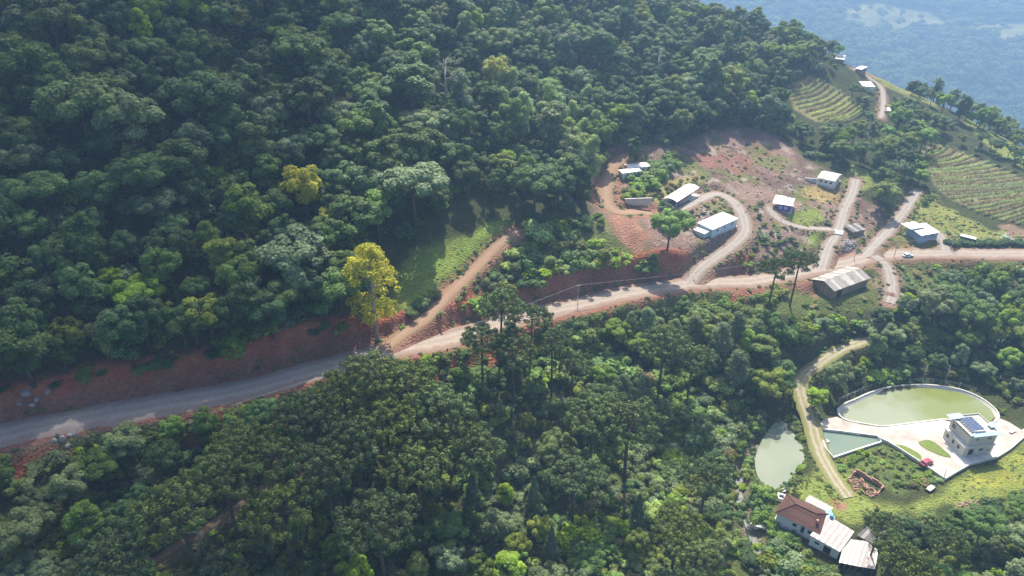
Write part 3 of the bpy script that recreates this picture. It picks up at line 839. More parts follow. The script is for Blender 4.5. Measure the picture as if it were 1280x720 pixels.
M_BLUEWALL = plain("pale_blue_plaster", (.52, .62, .68), .85, .08, 1.0)
M_WHITEWALL = plain("white_plaster", (.70, .70, .68), .85, .08, 1.0, dirt=((.50, .47, .42), .8, .66))
M_CREAM = plain("cream_plaster", (.62, .59, .54), .85, .08, 1.0)
M_PURPLE = plain("purple_plaster", (.16, .10, .34), .85, .1, 1.0)
M_LILAC = plain("lilac_pane", (.52, .48, .66), .4, .05)
M_WOODWALL = plain("tan_board_wall", (.30, .20, .145), .9, .2, 2.0, object_var=.14)
M_BRICK = plain("orange_brick", (.40, .25, .185), .9, .25, 3.0, object_var=.2)
M_CONC = plain("concrete", (.55, .52, .47), .9, .12, .8, dirt=((.36, .33, .28), .7, .60))
M_WHITECONC = plain("whitewashed_concrete", (.66, .64, .60), .85, .14, .8, dirt=((.40, .36, .30), .6, .56))
M_GLASS = plain("dark_window_glass", (.035, .045, .055), .08, .1, 1, .6)
M_FRAME = plain("window_frame", (.55, .54, .52), .6, .05)
M_DARK = plain("dark_opening", (.03, .028, .026), .9, .1)
M_BLUE = plain("blue_plastic", (.10, .28, .50), .4, .1)
M_WOOD = plain("weathered_wood", (.22, .17, .12), .9, .25, 4)
M_POLE = plain("grey_concrete_pole", (.42, .40, .37), .85, .12, 2)
M_SOLAR = plain("solar_cell_glass", (.10, .14, .26), .15, .1, 1, .7, object_var=.1)
M_ALU = plain("aluminium", (.60, .62, .64), .35, .05, 1, .5, metal=.6)
M_STEELBLUE = plain("blue_grey_sheet", (.34, .44, .56), .4, .08, 1, .4)
M_RUBBER = plain("black_rubber", (.025, .025, .025), .9, .1)
M_TARP = plain("pale_blue_slab", (.40, .46, .50), .8, .15, .7)
M_ROCK = plain("grey_boulder", (.30, .285, .27), .95, .3, 1.6, bump=.6, object_var=.25)

# ------------------------------------------------------------------ building helpers
def Q(px, py, z): a = at_level(px, py, z); return Vector((a[0], a[1], z + CAMZ))
class Site:
    """local frame of a building: x along the near eave (left to right), y away from the camera"""
    def __init__(s, A, B, Cc, z0, h, over=.25):
        a, b, c = Q(*A, z0 + h), Q(*B, z0 + h), Q(*Cc, z0 + h)
        s.rz = math.atan2(b.y - a.y, b.x - a.x)
        u = Vector((math.cos(s.rz), math.sin(s.rz), 0)); v = Vector((-u.y, u.x, 0))
        s.L = (b - a).length - 2 * over
        s.D = abs((c - a).dot(v)) - 2 * over
        o = a + u * over + v * over
        s.o = (o.x, o.y, z0 + CAMZ); s.h = h; s.over = over
def walls(t, L, D, h, mat, th=.14, z0=-.5, skip=()):
    for k, (x0, x1, y0, y1) in enumerate(((0, L, 0, th), (0, L, D - th, D), (0, th, th + .002, D - th - .002), (L - th, L, th + .002, D - th - .002))):
        if k in skip: continue
        MB().box(x0, x1, y0, y1, z0, h).build("wall", mat, t)
def window(t, side, x, z, w, h, L, D, pane=M_GLASS, frame=M_FRAME, name="window", th=.07):
    """side f (near), b, l, r"""
    f = MB(); e = .06
    for (a0, a1, b0, b1) in ((-w / 2, w / 2, -h / 2, -h / 2 + e), (-w / 2, w / 2, h / 2 - e, h / 2), (-w / 2, -w / 2 + e, -h / 2 + e, h / 2 - e), (w / 2 - e, w / 2, -h / 2 + e, h / 2 - e)):
        f.box(a0, a1, -th, .0, b0, b1)
    o = f.build(name, frame, t)
    MB().box(-w / 2 + e, w / 2 - e, -th * .45, 0, -h / 2 + e, h / 2 - e).build("pane", pane, o)
    if side == 'f': o.location = (x, 0, z)
    elif side == 'b': o.location = (x, D, z); o.rotation_euler = (0, 0, math.pi)
    elif side == 'l': o.location = (0, x, z); o.rotation_euler = (0, 0, -math.pi / 2)
    else: o.location = (L, x, z); o.rotation_euler = (0, 0, math.pi / 2)
    return o
def sheet_roof(t, corners, n, mats, th=.05, gap=.012, ribs=0, name="roof_sheet"):
    """rectangular plane of n sheets side by side; corners: near-left, near-right, far-right, far-left"""
    a, b, c, d = (Vector(p) for p in corners)
    for i in range(n):
        u0, u1 = i / n + (gap / 2 if i else 0) / max((b - a).length, .1), (i + 1) / n - (gap / 2) / max((b - a).length, .1)
        p = [a.lerp(b, u0), a.lerp(b, u1), d.lerp(c, u1), d.lerp(c, u0)]
        up = Vector((0, 0, .014 * (i % 2)))
        mb = MB().slab([q + up for q in p], th)
        for k in range(ribs):
            f0, f1 = (k + .35) / ribs, (k + .65) / ribs
            e = Vector((0, 0, .035))
            mb.slab([p[0].lerp(p[1], f0) + up + e, p[0].lerp(p[1], f1) + up + e, p[3].lerp(p[2], f1) + up + e, p[3].lerp(p[2], f0) + up + e], .034)
        mb.build(name, mats[i % len(mats)], t)
def gable_walls(t, L, D, h, rise, mat, axis='x'):
    if axis == 'x':
        for x0, x1 in ((0, .14), (L - .14, L)):
            mb = MB(); tri = [(0, h), (D, h), (D / 2, h + rise)]
            mb.poly([(x0, y, z) for y, z in tri]); mb.poly([(x1, y, z) for y, z in tri][::-1])
            for (ya, za), (yb, zb) in zip(tri, tri[1:] + tri[:1]): mb.poly([(x0, ya, za), (x1, ya, za), (x1, yb, zb), (x0, yb, zb)])
            mb.build("gable_wall", mat, t)
def floor_slab(t, L, D, mat=M_CONC, m=.3):
    MB().box(-m, L + m, -m, D + m, -.6, .02).build("foundation", mat, t)

# -- pale blue house
s = Site((891, 287), (923.2, 272.8), (873.6, 278.2), -79.9, 2.3, .2)
t = thing("house", "pale blue box house with a plain white sloping roof on the red slope", "house", s.o, s.rz)
floor_slab(t, s.L, s.D); walls(t, s.L, s.D, 2.15, M_BLUEWALL)
o_ = s.over
sheet_roof(t, [(-o_, -o_, 2.22), (s.L + o_, -o_, 2.22), (s.L + o_, s.D + o_, 2.5), (-o_, s.D + o_, 2.5)], 7, [M_WHITE], ribs=0)
for x in (.22, .5, .8): window(t, 'f', s.L * x, 1.3, .8, .7, s.L, s.D)
window(t, 'l', s.D * .5, 1.3, .7, .7, s.L, s.D)
ax = MB().box(-2.2, -.02, .8, s.D - .6, -.4, 1.35).build("annex", M_BLUEWALL, t)
MB().slab([(-2.4, .6, 1.42), (-.01, .6, 1.6), (-.01, s.D - .4, 1.6), (-2.4, s.D - .4, 1.42)], .06).build("annex_roof", M_WHITE, ax)
# -- white carport with arched roof
s = Site((846.4, 252.5), (874.6, 234.2), (829.7, 247.5), -77.0, 2.3, .15)
t = thing("carport", "open carport with arched white roof above the parked blue car", "carport", s.o, s.rz)
MB().box(-.4, s.L + .4, -.6, s.D + .2, -.5, .03).build("floor", M_CONC, t)
mb = MB(); n = 10
prof = [(-.15 + (s.D + .3) * i / n, 2.25 + .55 * math.sin(math.pi * i / n)) for i in range(n + 1)]
for j in range(6):
    mb = MB(); x0, x1 = -.15 + (s.L + .3) * j / 6 + .008, -.15 + (s.L + .3) * (j + 1) / 6 - .008
    for (ya, za), (yb, zb) in zip(prof, prof[1:]): mb.slab([(x0, ya, za), (x1, ya, za), (x1, yb, zb), (x0, yb, zb)], .05)
    mb.build("roof_sheet", M_WHITE, t)
for x in (.1, s.L * .33, s.L * .66, s.L - .1):
    for y in (.1, s.D - .1): MB().box(x - .06, x + .06, y - .06, y + .06, 0, 2.26).build("post", M_ALU, t)
MB().box(0, s.L, s.D - .26, s.D - .17, 0, 1.6).build("back_wall", M_CONC, t)
CARPORT = s
# -- two white huts
for (A, B, Cc, h, lab) in (((786, 210), (812, 207.5), (790, 204.5), 1.9, "white-roofed hut behind the other hut at the driveway top"), ((778, 216.5), (801, 213.5), (784, 211.8), 1.7, "front white-roofed hut with grey wall beside the upper driveway")):
    s = Site(A, B, Cc, -73.0, h, .15); s.D = max(s.D, 2.4)
    t = thing("hut", lab, "hut", s.o, s.rz, "white huts by the upper driveway")
    walls(t, s.L, s.D, h - .08, M_WHITEWALL, z0=-1.2); window(t, 'f', s.L * .3, 1.0, .6, .6, s.L, s.D); window(t, 'f', s.L * .7, .8, .6, 1.2, s.L, s.D, M_WOOD, name="door")
    sheet_roof(t, [(-.3, -.3, h), (s.L + .3, -.3, h), (s.L + .3, s.D / 2, h + .28), (-.3, s.D / 2, h + .28)], 4, [M_WHITE])
    sheet_roof(t, [(-.3, s.D / 2 + .01, h + .28), (s.L + .3, s.D / 2 + .01, h + .28), (s.L + .3, s.D + .3, h), (-.3, s.D + .3, h)], 4, [M_WHITE])
# -- concrete retaining wall under the terrace
a, b = W3(781, 254), W3(812, 262)
rz = math.atan2(b.y - a.y, b.x - a.x); Lw = (b - a).length
t = thing("retaining_wall", "low grey concrete retaining wall beside the upper driveway bend", "wall", (a.x, a.y, a.z), rz)
for i in range(6): MB().box(Lw * i / 6 + .02, Lw * (i + 1) / 6 - .02, 0, .25, -1, .8 + .1 * (i % 2)).build("block", M_CONC, t)
MB().box(-.05, Lw + .05, -.04, .29, .905, 1.0).build("coping", M_WHITECONC, t)
# -- white cottage
zc = float(H(*hit(1037, 228)))
s = Site((1022, 221.5), (1044.4, 226.2), (1032, 213.2), zc, 2.2, .2)
t = thing("cottage", "white cottage with a worn whitish gable roof above the farm lane", "house", s.o, s.rz)
floor_slab(t, s.L, s.D); walls(t, s.L, s.D, 2.1, M_WHITEWALL, z0=-1.0); gable_walls(t, s.L, s.D, 2.1, .62, M_WHITEWALL)
for y0, y1, z0, z1 in ((-.3, s.D / 2 - .005, 2.05, 2.82), (s.D / 2 + .005, s.D + .3, 2.82, 2.05)):
    sheet_roof(t, [(-.3, y0, z0), (s.L + .3, y0, z0), (s.L + .3, y1, z1), (-.3, y1, z1)], 5, [M_WHITE2, M_FIBREPALE, M_WHITE2])
for x, nm in ((.2, "window"), (.5, "window"), (.8, "window")): window(t, 'f', s.L * x, 1.15, .75, .7, s.L, s.D, name=nm)
window(t, 'r', s.D * .5, .9, .7, 1.6, s.L, s.D, M_WOOD, name="door")
a, b = W3(1006, 225), W3(1021, 229)
rz = math.atan2(b.y - a.y, b.x - a.x); Lw = (b - a).length
t = thing("garden_wall", "low white wall running left from the white cottage", "wall", (a.x, a.y, a.z), rz)
MB().box(0, Lw, 0, .2, -.6, .55).build("wall", M_WHITECONC, t); MB().box(-.04, Lw + .04, -.04, .24, .553, .65).build("coping", M_WHITECONC, t)
# -- purple house
zc = float(H(*hit(985, 262)))
s = Site((972, 254.5), (990, 257.6), (980, 246.0), zc, 2.1, .2)
t = thing("purple_house", "purple-walled house with two overlapping white roofs and a green lawn", "house", s.o, s.rz)
floor_slab(t, s.L, s.D); walls(t, s.L, s.D, 2.0, M_PURPLE, z0=-.6)
for x in (.22, .62): window(t, 'f', s.L * x, 1.1, .85, .85, s.L, s.D, M_LILAC, M_LILAC)
window(t, 'r', s.D * .35, 1.1, .7, .7, s.L, s.D); window(t, 'r', s.D * .72, .9, .7, 1.6, s.L, s.D, M_WOOD, name="door")
gable_walls(t, s.L, s.D, 2.0, .4, M_PURPLE)
sheet_roof(t, [(s.L * .38, -.3, 2.12), (s.L + .3, -.3, 2.12), (s.L + .3, s.D / 2, 2.62), (s.L * .38, s.D / 2, 2.62)], 4, [M_WHITE])
sheet_roof(t, [(s.L * .38, s.D / 2 + .01, 2.62), (s.L + .3, s.D / 2 + .01, 2.62), (s.L + .3, s.D + .3, 2.12), (s.L * .38, s.D + .3, 2.12)], 4, [M_STEELBLUE, M_WHITE])
sheet_roof(t, [(-1.6, -.2, 2.02), (s.L * .38 - .02, -.2, 2.06), (s.L * .38 - .02, s.D + .3, 2.35), (-1.6, s.D + .3, 2.3)], 4, [M_WHITE])
for y in (0, s.D): MB().box(-1.5, -1.4, y - .05, y + .05, -.5, 2.0).build("post", M_ALU, t)
# -- long barn
s = Site((1043, 363.4), (1088, 347.0), (1018.6, 347.0), -89.0, 2.6, .3)
t = thing("barn", "long tan barn with patched grey corrugated roof beside the main road", "barn", s.o, s.rz)
nb = 12
for i in range(nb): MB().box(0, .12, .125 + (s.D - .25) * i / nb, .12 + (s.D - .25) * (i + 1) / nb, -1.0, 2.5 + 1.1 * (1 - abs((i + .5) / nb * 2 - 1))).build("board", M_WOODWALL, t)
for i in range(24): MB().box(s.L * i / 24, s.L * (i + 1) / 24 - .01, 0, .12, -1.0, 2.45).build("board", M_WOODWALL, t)
MB().box(0, s.L, s.D - .12, s.D, -1, 2.45).build("back_wall", M_WOODWALL, t)
for i in range(nb): MB().box(s.L - .12, s.L, .125 + (s.D - .25) * i / nb, .12 + (s.D - .25) * (i + 1) / nb, -1.0, 2.5 + 1.1 * (1 - abs((i + .5) / nb * 2 - 1))).build("board", M_WOODWALL, t)
sheet_roof(t, [(-.35, -.4, 2.5), (s.L + .35, -.4, 2.5), (s.L + .35, s.D / 2 - .005, 3.7), (-.35, s.D / 2 - .005, 3.7)], 14, [M_FIBRE, M_FIBRE, M_FIBREPALE, M_FIBRE, M_FIBRE, M_FIBRE, M_FIBREPALE, M_FIBREPALE, M_FIBRE])
sheet_roof(t, [(-.35, s.D / 2 + .005, 3.7), (s.L + .35, s.D / 2 + .005, 3.7), (s.L + .35, s.D + .4, 2.5), (-.35, s.D + .4, 2.5)], 14, [M_FIBREPALE, M_FIBRE, M_FIBRE, M_FIBREPALE, M_FIBRE])
MB().box(s.L * .12, s.L * .25, -.05, -.005, -.6, 1.8).build("door", M_DARK, t)
# -- small dark shed by the lane
zc = float(H(*hit(1072, 291)))
s = Site((1066.5, 290), (1082, 286.5), (1062, 282.0), zc, 1.5, .1); s.D = max(s.D, 2.4)
t = thing("shed", "small shed with dark grey roof beside the gravel lane", "shed", s.o, s.rz)
walls(t, s.L, s.D, 1.4, M_WOODWALL); sheet_roof(t, [(-.2, -.2, 1.45), (s.L + .2, -.2, 1.45), (s.L + .2, s.D + .2, 1.85), (-.2, s.D + .2, 1.85)], 4, [M_DARKROOF, M_FIBRE])
# -- blue farmhouse by the yard
zc = float(H(*hit(1158, 297)))
s = Site((1152, 294.2), (1174.5, 290.0), (1141, 283.5), zc, 1.9, .15)
t = thing("farmhouse", "blue-walled farmhouse with white roofs behind dark bushes at the yard", "house", s.o, s.rz)
walls(t, s.L, s.D, 1.8, plain("blue_plaster", (.25, .36, .52), .85, .1), z0=-.8)
for x in (.25, .7): window(t, 'f', s.L * x, 1.1, .7, .6, s.L, s.D)
sheet_roof(t, [(-.3, -.3, 1.85), (s.L + .3, -.3, 1.85), (s.L + .3, s.D + .2, 2.5), (-.3, s.D + .2, 2.5)], 6, [M_WHITE, M_WHITE2])
sheet_roof(t, [(-1.2, s.D * .55, 2.6), (s.L * .6, s.D * .55, 2.6), (s.L * .6, s.D + 1.6, 2.75), (-1.2, s.D + 1.6, 2.75)], 4, [M_WHITE])
for x in (-1.0, s.L * .55): MB().box(x, x + .1, s.D + 1.3, s.D + 1.4, -.4, 2.6).build("post", M_WOOD, t)
# -- white-roofed box shed and litter in the yard
a, b = W3(1199, 300), W3(1210, 304)
t = thing("container_shed", "narrow white-roofed shed standing in the grassy yard", "shed", (a.x, a.y, a.z), R(-38))
walls(t, 3.6, 1.3, 1.2, M_DARKROOF, z0=-.4); sheet_roof(t, [(-.1, -.1, 1.25), (3.7, -.1, 1.25), (3.7, 1.4, 1.38), (-.1, 1.4, 1.38)], 3, [M_WHITE])
# -- hilltop roofs
for (A, B, Cc, h, nm, lab, wm) in (((1079, 108), (1094, 108.5), (1076, 103.2), 2.0, "hilltop_house", "largest white-roofed house on the hilltop beside the path", M_WHITEWALL), ((1069, 85.5), (1077, 87), (1070, 82.5), 1.8, "hilltop_hut", "small white-roofed hut on the hilltop skyline", M_WOODWALL), ((1044, 73.5), (1055, 74.5), (1046, 69.8), 1.8, "hilltop_barn", "pale-roofed building among trees at the top of the ridge", M_WOODWALL), ((1108.5, 138), (1113, 138.5), (1109, 135.5), 1.3, "field_hut", "tiny white hut beside the hill path", M_WHITEWALL)):
    x, y = hit((A[0] + B[0]) / 2, A[1] + 5)
    s = Site(A, B, Cc, float(H(x, y)), h, .1); s.D = max(s.D, 2.0)
    t = thing(nm, lab, "house" if nm == "hilltop_house" else "hut", s.o, s.rz)
    walls(t, s.L, s.D, h - .1, wm, z0=-1.5); window(t, 'f', s.L * .5, h * .5, .7, .6, s.L, s.D)
    sheet_roof(t, [(-.2, -.2, h), (s.L + .2, -.2, h), (s.L + .2, s.D + .2, h + .5), (-.2, s.D + .2, h + .5)], 4, [M_WHITE2, M_WHITE])

# ------------------------------------------------------------------ ponds and forecourt
def flat_poly(name, xy, z, mat, th=None, parent=None):
    mb = MB(); pts = [(p[0], p[1], z) for p in xy]
    A_ = sum(xy[i][0] * xy[(i + 1) % len(xy)][1] - xy[(i + 1) % len(xy)][0] * xy[i][1] for i in range(len(xy)))
    if A_ < 0: pts = pts[::-1]
    if th: mb.slab(pts, th)
    else: mb.poly(pts)
    return mb.build(name, mat, parent)
def water_material(name, c1, c2, scale, seed):
    m, nt, b = new_mat(name); N, L = nt.nodes, nt.links
    geo = N.new("ShaderNodeNewGeometry")
    mp = N.new("ShaderNodeMapping"); mp.inputs["Location"].default_value = (seed, seed, 0); L.new(geo.outputs["Position"], mp.inputs[0])
    n1 = N.new("ShaderNodeTexNoise"); n1.inputs["Scale"].default_value = scale; n1.inputs["Detail"].default_value = 4; L.new(mp.outputs[0], n1.inputs["Vector"])
    r = N.new("ShaderNodeValToRGB"); r.color_ramp.elements[0].position = .42; r.color_ramp.elements[0].color = (*c1, 1); r.color_ramp.elements[1].position = .62; r.color_ramp.elements[1].color = (*c2, 1)
    L.new(n1.outputs["Fac"], r.inputs[0]); L.new(r.outputs[0], b.inputs["Base Color"])
    b.inputs["Roughness"].default_value = .06; b.inputs["Specular IOR Level"].default_value = .5
    n2 = N.new("ShaderNodeTexNoise"); n2.inputs["Scale"].default_value = 2.2; n2.inputs["Detail"].default_value = 3; L.new(geo.outputs["Position"], n2.inputs["Vector"])
    bp = N.new("ShaderNodeBump"); bp.inputs["Strength"].default_value = .08; bp.inputs["Distance"].default_value = .1; L.new(n2.outputs["Fac"], bp.inputs["Height"]); L.new(bp.outputs[0], b.inputs["Normal"])
    return m
def smooth_poly(xy, n=4):
    return resample(np.vstack([xy, xy[:1]]), .8)[:-1]
SB, SM_, SL = smooth_poly(W_BIG), np.array(W_MID), smooth_poly(W_LOW)
for nm, xy, mat in (("pond_water", SB, water_material("green_pond_water", (.26, .285, .19), (.18, .215, .065), .055, 3)), ("pond_water", SM_, water_material("teal_pond_water", (.13, .19, .15), (.155, .205, .15), .15, 9)), ("pond_water", SL, water_material("milky_pond_water", (.20, .235, .165), (.235, .26, .185), .12, 5))):
    o = flat_poly(nm, xy, WATER_Z + CAMZ, mat); o["kind"] = "structure"
def offset_loop(xy, d):
    xy = np.asarray(xy); n = len(xy)
    area = sum(xy[i][0] * xy[(i + 1) % n][1] - xy[(i + 1) % n][0] * xy[i][1] for i in range(n))
    out = []
    for i in range(n):
        t = xy[(i + 1) % n] - xy[i - 1]; t = t / (np.linalg.norm(t) + 1e-9)
        nn = np.array([t[1], -t[0]]) * (1 if area > 0 else -1)
        out.append(xy[i] + nn * d)
    return np.array(out)
def strip(name, inner, outer, z0, z1, zb, mat, closed=True, parent=None):
    """coping: raised strip between two loops"""
    mb = MB(); n = len(inner)
    for i in range(n if closed else n - 1):
        j = (i + 1) % n
        a, b, c, d = inner[i], inner[j], outer[j], outer[i]
        mb.poly([(a[0], a[1], z0), (b[0], b[1], z0), (c[0], c[1], z1), (d[0], d[1], z1)])
        mb.poly([(a[0], a[1], zb), (b[0], b[1], zb), (b[0], b[1], z0), (a[0], a[1], z0)])
        mb.poly([(d[0], d[1], z1), (c[0], c[1], z1), (c[0], c[1], zb), (d[0], d[1], zb)])
    return mb.build(name, mat, parent)
ZP = PLAZA_Z + CAMZ
t = thing("pond_wall", "pale concrete rim around the big green pond", "wall", (0, 0, 0))
strip("bank", SB, offset_loop(SB, .5), WATER_Z + CAMZ - .15, ZP - .05, WATER_Z + CAMZ - 1.8, M_CONC, parent=t)
strip("coping", offset_loop(SB, .53), offset_loop(SB, .85), ZP + .14, ZP + .14, ZP - .8, M_CONC, parent=t)
t = thing("small_pond_wall", "white concrete edge around the small three-sided pond", "wall", (0, 0, 0))
strip("coping", SM_, offset_loop(SM_, .3), ZP + .12, ZP + .12, WATER_Z + CAMZ - 1.8, M_WHITECONC, parent=t)
# paved forecourt in slabs
def paver_mat():
    m, nt, b = new_mat("pinkish_concrete_paving"); N, L = nt.nodes, nt.links
    geo = N.new("ShaderNodeNewGeometry")
    n1 = N.new("ShaderNodeTexNoise"); n1.inputs["Scale"].default_value = .35; n1.inputs["Detail"].default_value = 6; L.new(geo.outputs["Position"], n1.inputs["Vector"])
    br = N.new("ShaderNodeTexBrick"); br.inputs["Scale"].default_value = 1.6; br.inputs["Mortar Size"].default_value = .012
    br.inputs["Color1"].default_value = (.47, .41, .365, 1); br.inputs["Color2"].default_value = (.51, .445, .395, 1); br.inputs["Mortar"].default_value = (.42, .35, .30, 1)
    L.new(geo.outputs["Position"], br.inputs["Vector"])
    hs = N.new("ShaderNodeHueSaturation"); mr = N.new("ShaderNodeMapRange"); mr.inputs["From Min"].default_value = .3; mr.inputs["From Max"].default_value = .7; mr.inputs["To Min"].default_value = .72; mr.inputs["To Max"].default_value = 1.14
    L.new(n1.outputs["Fac"], mr.inputs["Value"]); L.new(mr.outputs[0], hs.inputs["Value"]); L.new(br.outputs["Color"], hs.inputs["Color"]); L.new(hs.outputs[0], b.inputs["Base Color"])
    b.inputs["Roughness"].default_value = .9
    return m
o = flat_poly("pavement", W_PLAZA, ZP, paver_mat(), .5); o["kind"] = "structure"
def lv(pts, z=PLAZA_Z): return [at_level(a, b, z) for a, b in pts]
o = flat_poly("pavement_apron", lv([(1100, 534), (1130, 530.5), (1158, 527.5), (1180, 525), (1192, 533), (1188, 541), (1178, 548), (1168, 540), (1150, 535.5), (1120, 537)]), ZP + .012, M_WHITECONC, .1); o["kind"] = "structure"
o = flat_poly("pavement_path", lv([(1178, 548), (1190, 541), (1198, 556), (1208, 572), (1240, 567), (1243, 560), (1250, 568), (1230, 577), (1212, 580), (1200, 583), (1190, 572)]), ZP + .016, M_WHITECONC, .1); o["kind"] = "structure"
M_TURF = plain("bright_turf", (.15, .20, .05), .95, .3, 2.0, .1, bump=.5)
for pts in ([(1148, 553), (1158, 550), (1167, 552.5), (1178, 561), (1189, 571), (1181, 571), (1165, 565), (1152, 558)], [(1119, 556), (1130, 557.5), (1143, 564), (1151, 570), (1150, 577), (1136, 569)]):
    o = flat_poly("lawn", resample(np.vstack([lv(pts), lv(pts)[:1]]), .6)[:-1], ZP + .09, M_TURF, .2); o["kind"] = "structure"
# low parapet round the forecourt, segment by segment
par = lv([(1098, 548), (1110, 553.5), (1122, 560.5), (1136, 569.5), (1150, 578.5), (1165, 588.5), (1181, 599.5), (1196, 590.5), (1212, 581.5), (1229, 577), (1246, 572.5), (1262, 562.5), (1280, 547), (1278, 538)])
t = thing("forecourt_parapet", "low white parapet along the edge of the paved forecourt", "wall")
for a, b in zip(par, par[1:]):
    a, b = np.array(a), np.array(b); u = (b - a) / np.linalg.norm(b - a); nrm = np.array([-u[1], u[0]]) * .11
    MB().slab([(*(a - nrm), ZP + .42), (*(b - u * .02 - nrm), ZP + .42), (*(b - u * .02 + nrm), ZP + .42), (*(a + nrm), ZP + .42)], 1.0).build("wall_section", M_WHITECONC, t)
# fence posts along the far side of the big pond
fl = offset_loop(SB, 1.9)
cnt = 0
fence = thing("pond_fence", "thin wire fence on grey posts behind the big pond", "fence")
prev = None
for i in range(0, len(fl), 3):
    px, py = project(fl[i][0], fl[i][1], ZP)
    if py < 507 and px < 1236:
        MB().box(fl[i][0] - .05, fl[i][0] + .05, fl[i][1] - .05, fl[i][1] + .05, ZP - .8, ZP + 1.1).build("post", M_POLE, fence)
        cur = Vector((fl[i][0], fl[i][1], ZP + .95))
        if prev is not None and (cur - prev).length < 5:
            for dz in (0, -.4): MB().tube([prev + Vector((0, 0, dz)), cur + Vector((0, 0, dz))], .012, 4).build("wire", M_ALU, fence)
        prev = cur
# -- villa with solar panels
s = Site((1202, 571), (1238, 567), (1180, 546), PLAZA_Z, 0, 0)
L_, D_ = s.L, s.D
t = thing("villa", "two-storey cream villa with solar panels on its flat roof by the pond", "house", s.o, s.rz)
t.scale = (1, 1, 1.18)
walls(t, L_, D_, 2.0, M_CREAM, z0=-.3)
MB().slab([(-.35, -.2, 2.2), (L_ + .1, -.2, 2.2), (L_ + .1, D_ + .1, 2.2), (-.35, D_ + .1, 2.2)], .2).build("terrace_slab", M_WHITECONC, t)
up_x0 = .55
up = thing("upper_storey", "", "", (0, 0, 0)); up.parent = t
for k in ("label", "category"): del up[k]
for (x0, x1, y0, y1) in ((up_x0, L_, .25, .4), (up_x0, L_, D_ - .15, D_), (up_x0, up_x0 + .15, .402, D_ - .152), (L_ - .15, L_, .402, D_ - .152)):
    MB().box(x0, x1, y0, y1, 2.2, 4.15).build("upper_wall", M_CREAM, t)
bpy.data.objects.remove(up)
MB().box(up_x0 - .3, L_ + .3, -.05, D_ + .3, 4.15, 4.32).build("roof", M_FIBREPALE, t)
pr = MB()
for (x0, x1, y0, y1) in ((up_x0 - .3, L_ + .3, -.05, .07), (up_x0 - .3, L_ + .3, D_ + .18, D_ + .3), (up_x0 - .3, up_x0 - .18, .072, D_ + .178), (L_ + .18, L_ + .3, .072, D_ + .178)): pr.box(x0, x1, y0, y1, 4.322, 4.55)
pr.build("parapet", M_CONC, t)
for i in range(5): MB().box(up_x0 - .33, up_x0 - .302, .5 + i * (D_ - .8) / 5, .3 + (i + 1) * (D_ - .8) / 5, 4.36, 4.5).build("vent", M_DARK, t)
for i in range(3): MB().box(up_x0 + .3 + i * (L_ - .8) / 3, up_x0 + .1 + (i + 1) * (L_ - .8) / 3, -.08, -.052, 4.36, 4.5).build("vent", M_DARK, t)
def round_window(t, y, z, r, x=0):
    o = MB(); n = 14
    ring = [(-.06, y + math.cos(6.283 * k / n) * r, z + math.sin(6.283 * k / n) * r) for k in range(n)]
    inn = [(-.06, y + math.cos(6.283 * k / n) * r * .8, z + math.sin(6.283 * k / n) * r * .8) for k in range(n)]
    for k in range(n):
        j = (k + 1) % n
        o.poly([ring[k], inn[k], inn[j], ring[j]]); o.poly([(0, *ring[k][1:]), ring[k], ring[j], (0, *ring[j][1:])])
    w = o.build("window", M_FRAME, t)
    MB().poly([(-.03, *p[1:]) for p in inn[::-1]]).build("pane", M_GLASS, w)
for f_ in (.26, .52, .80): round_window(t, D_ * f_, 1.1, .48)
window(t, 'f', L_ * .24, .95, 1.2, 1.3, L_, D_, M_DARK, name="garage_door"); window(t, 'f', L_ * .58, 1.25, 1.0, .6, L_, D_); window(t, 'f', L_ * .85, 1.0, .9, .5, L_, D_)
for x, w in ((.35, .5), (.78, .9)):
    o = window(t, 'f', L_ * x, 3.4, w, .5, L_, D_); o.location.y = .25
o = window(t, 'l', D_ * .80, 3.25, 1.1, 1.0, L_, D_); o.location.x = up_x0
pan_x0, pan_y0 = up_x0 + .7, 1.2
for i in range(3):
    for j in range(6):
        x0, y0 = pan_x0 + i * .92, pan_y0 + j * .62
        o = MB().slab([(x0, y0, 4.72), (x0 + .86, y0, 4.72), (x0 + .86, y0 + .57, 4.90), (x0, y0 + .57, 4.90)], .04).build("solar_panel", M_SOLAR, t)
        fr = MB()
        for a0, a1, b0, b1 in ((0, .86, 0, .03), (0, .86, .54, .57), (0, .03, .03, .54), (.83, .86, .03, .54)):
            fr.slab([(x0 + a0, y0 + b0, 4.735 + b0 * .316), (x0 + a1, y0 + b0, 4.735 + b0 * .316), (x0 + a1, y0 + b1, 4.735 + b1 * .316), (x0 + a0, y0 + b1, 4.735 + b1 * .316)], .012)
        fr.build("frame", M_ALU, o)
for y in (pan_y0 - .1, pan_y0 + 3.7): MB().box(pan_x0, pan_x0 + 2.8, y, y + .06, 4.32, 4.68).build("panel_rail", M_ALU, t)
MB().tube([(pan_x0 + .2, .75, 4.75), (pan_x0 + 2.4, .75, 4.75)], .24, 10).build("water_heater", M_WHITE2, t, smooth_shade=True)
for pts, nm in (([(up_x0, -.5, 4.62), (L_ + .7, -.5, 4.62), (L_ + .7, .55, 4.7), (up_x0, .55, 4.7)], "sunshade"), ([(L_ - .6, 1.6, 4.66), (L_ + 1.2, 1.6, 4.66), (L_ + 1.2, 2.8, 4.7), (L_ - .6, 2.8, 4.7)], "sunshade"), ([(up_x0 - .9, D_ - .8, 4.6), (up_x0 + 2.2, D_ - .8, 4.64), (up_x0 + 2.2, D_ + .8, 4.64), (up_x0 - .9, D_ + .8, 4.6)], "sunshade")):
    MB().slab([Vector(p) for p in pts], .05).build(nm, M_STEELBLUE, t)
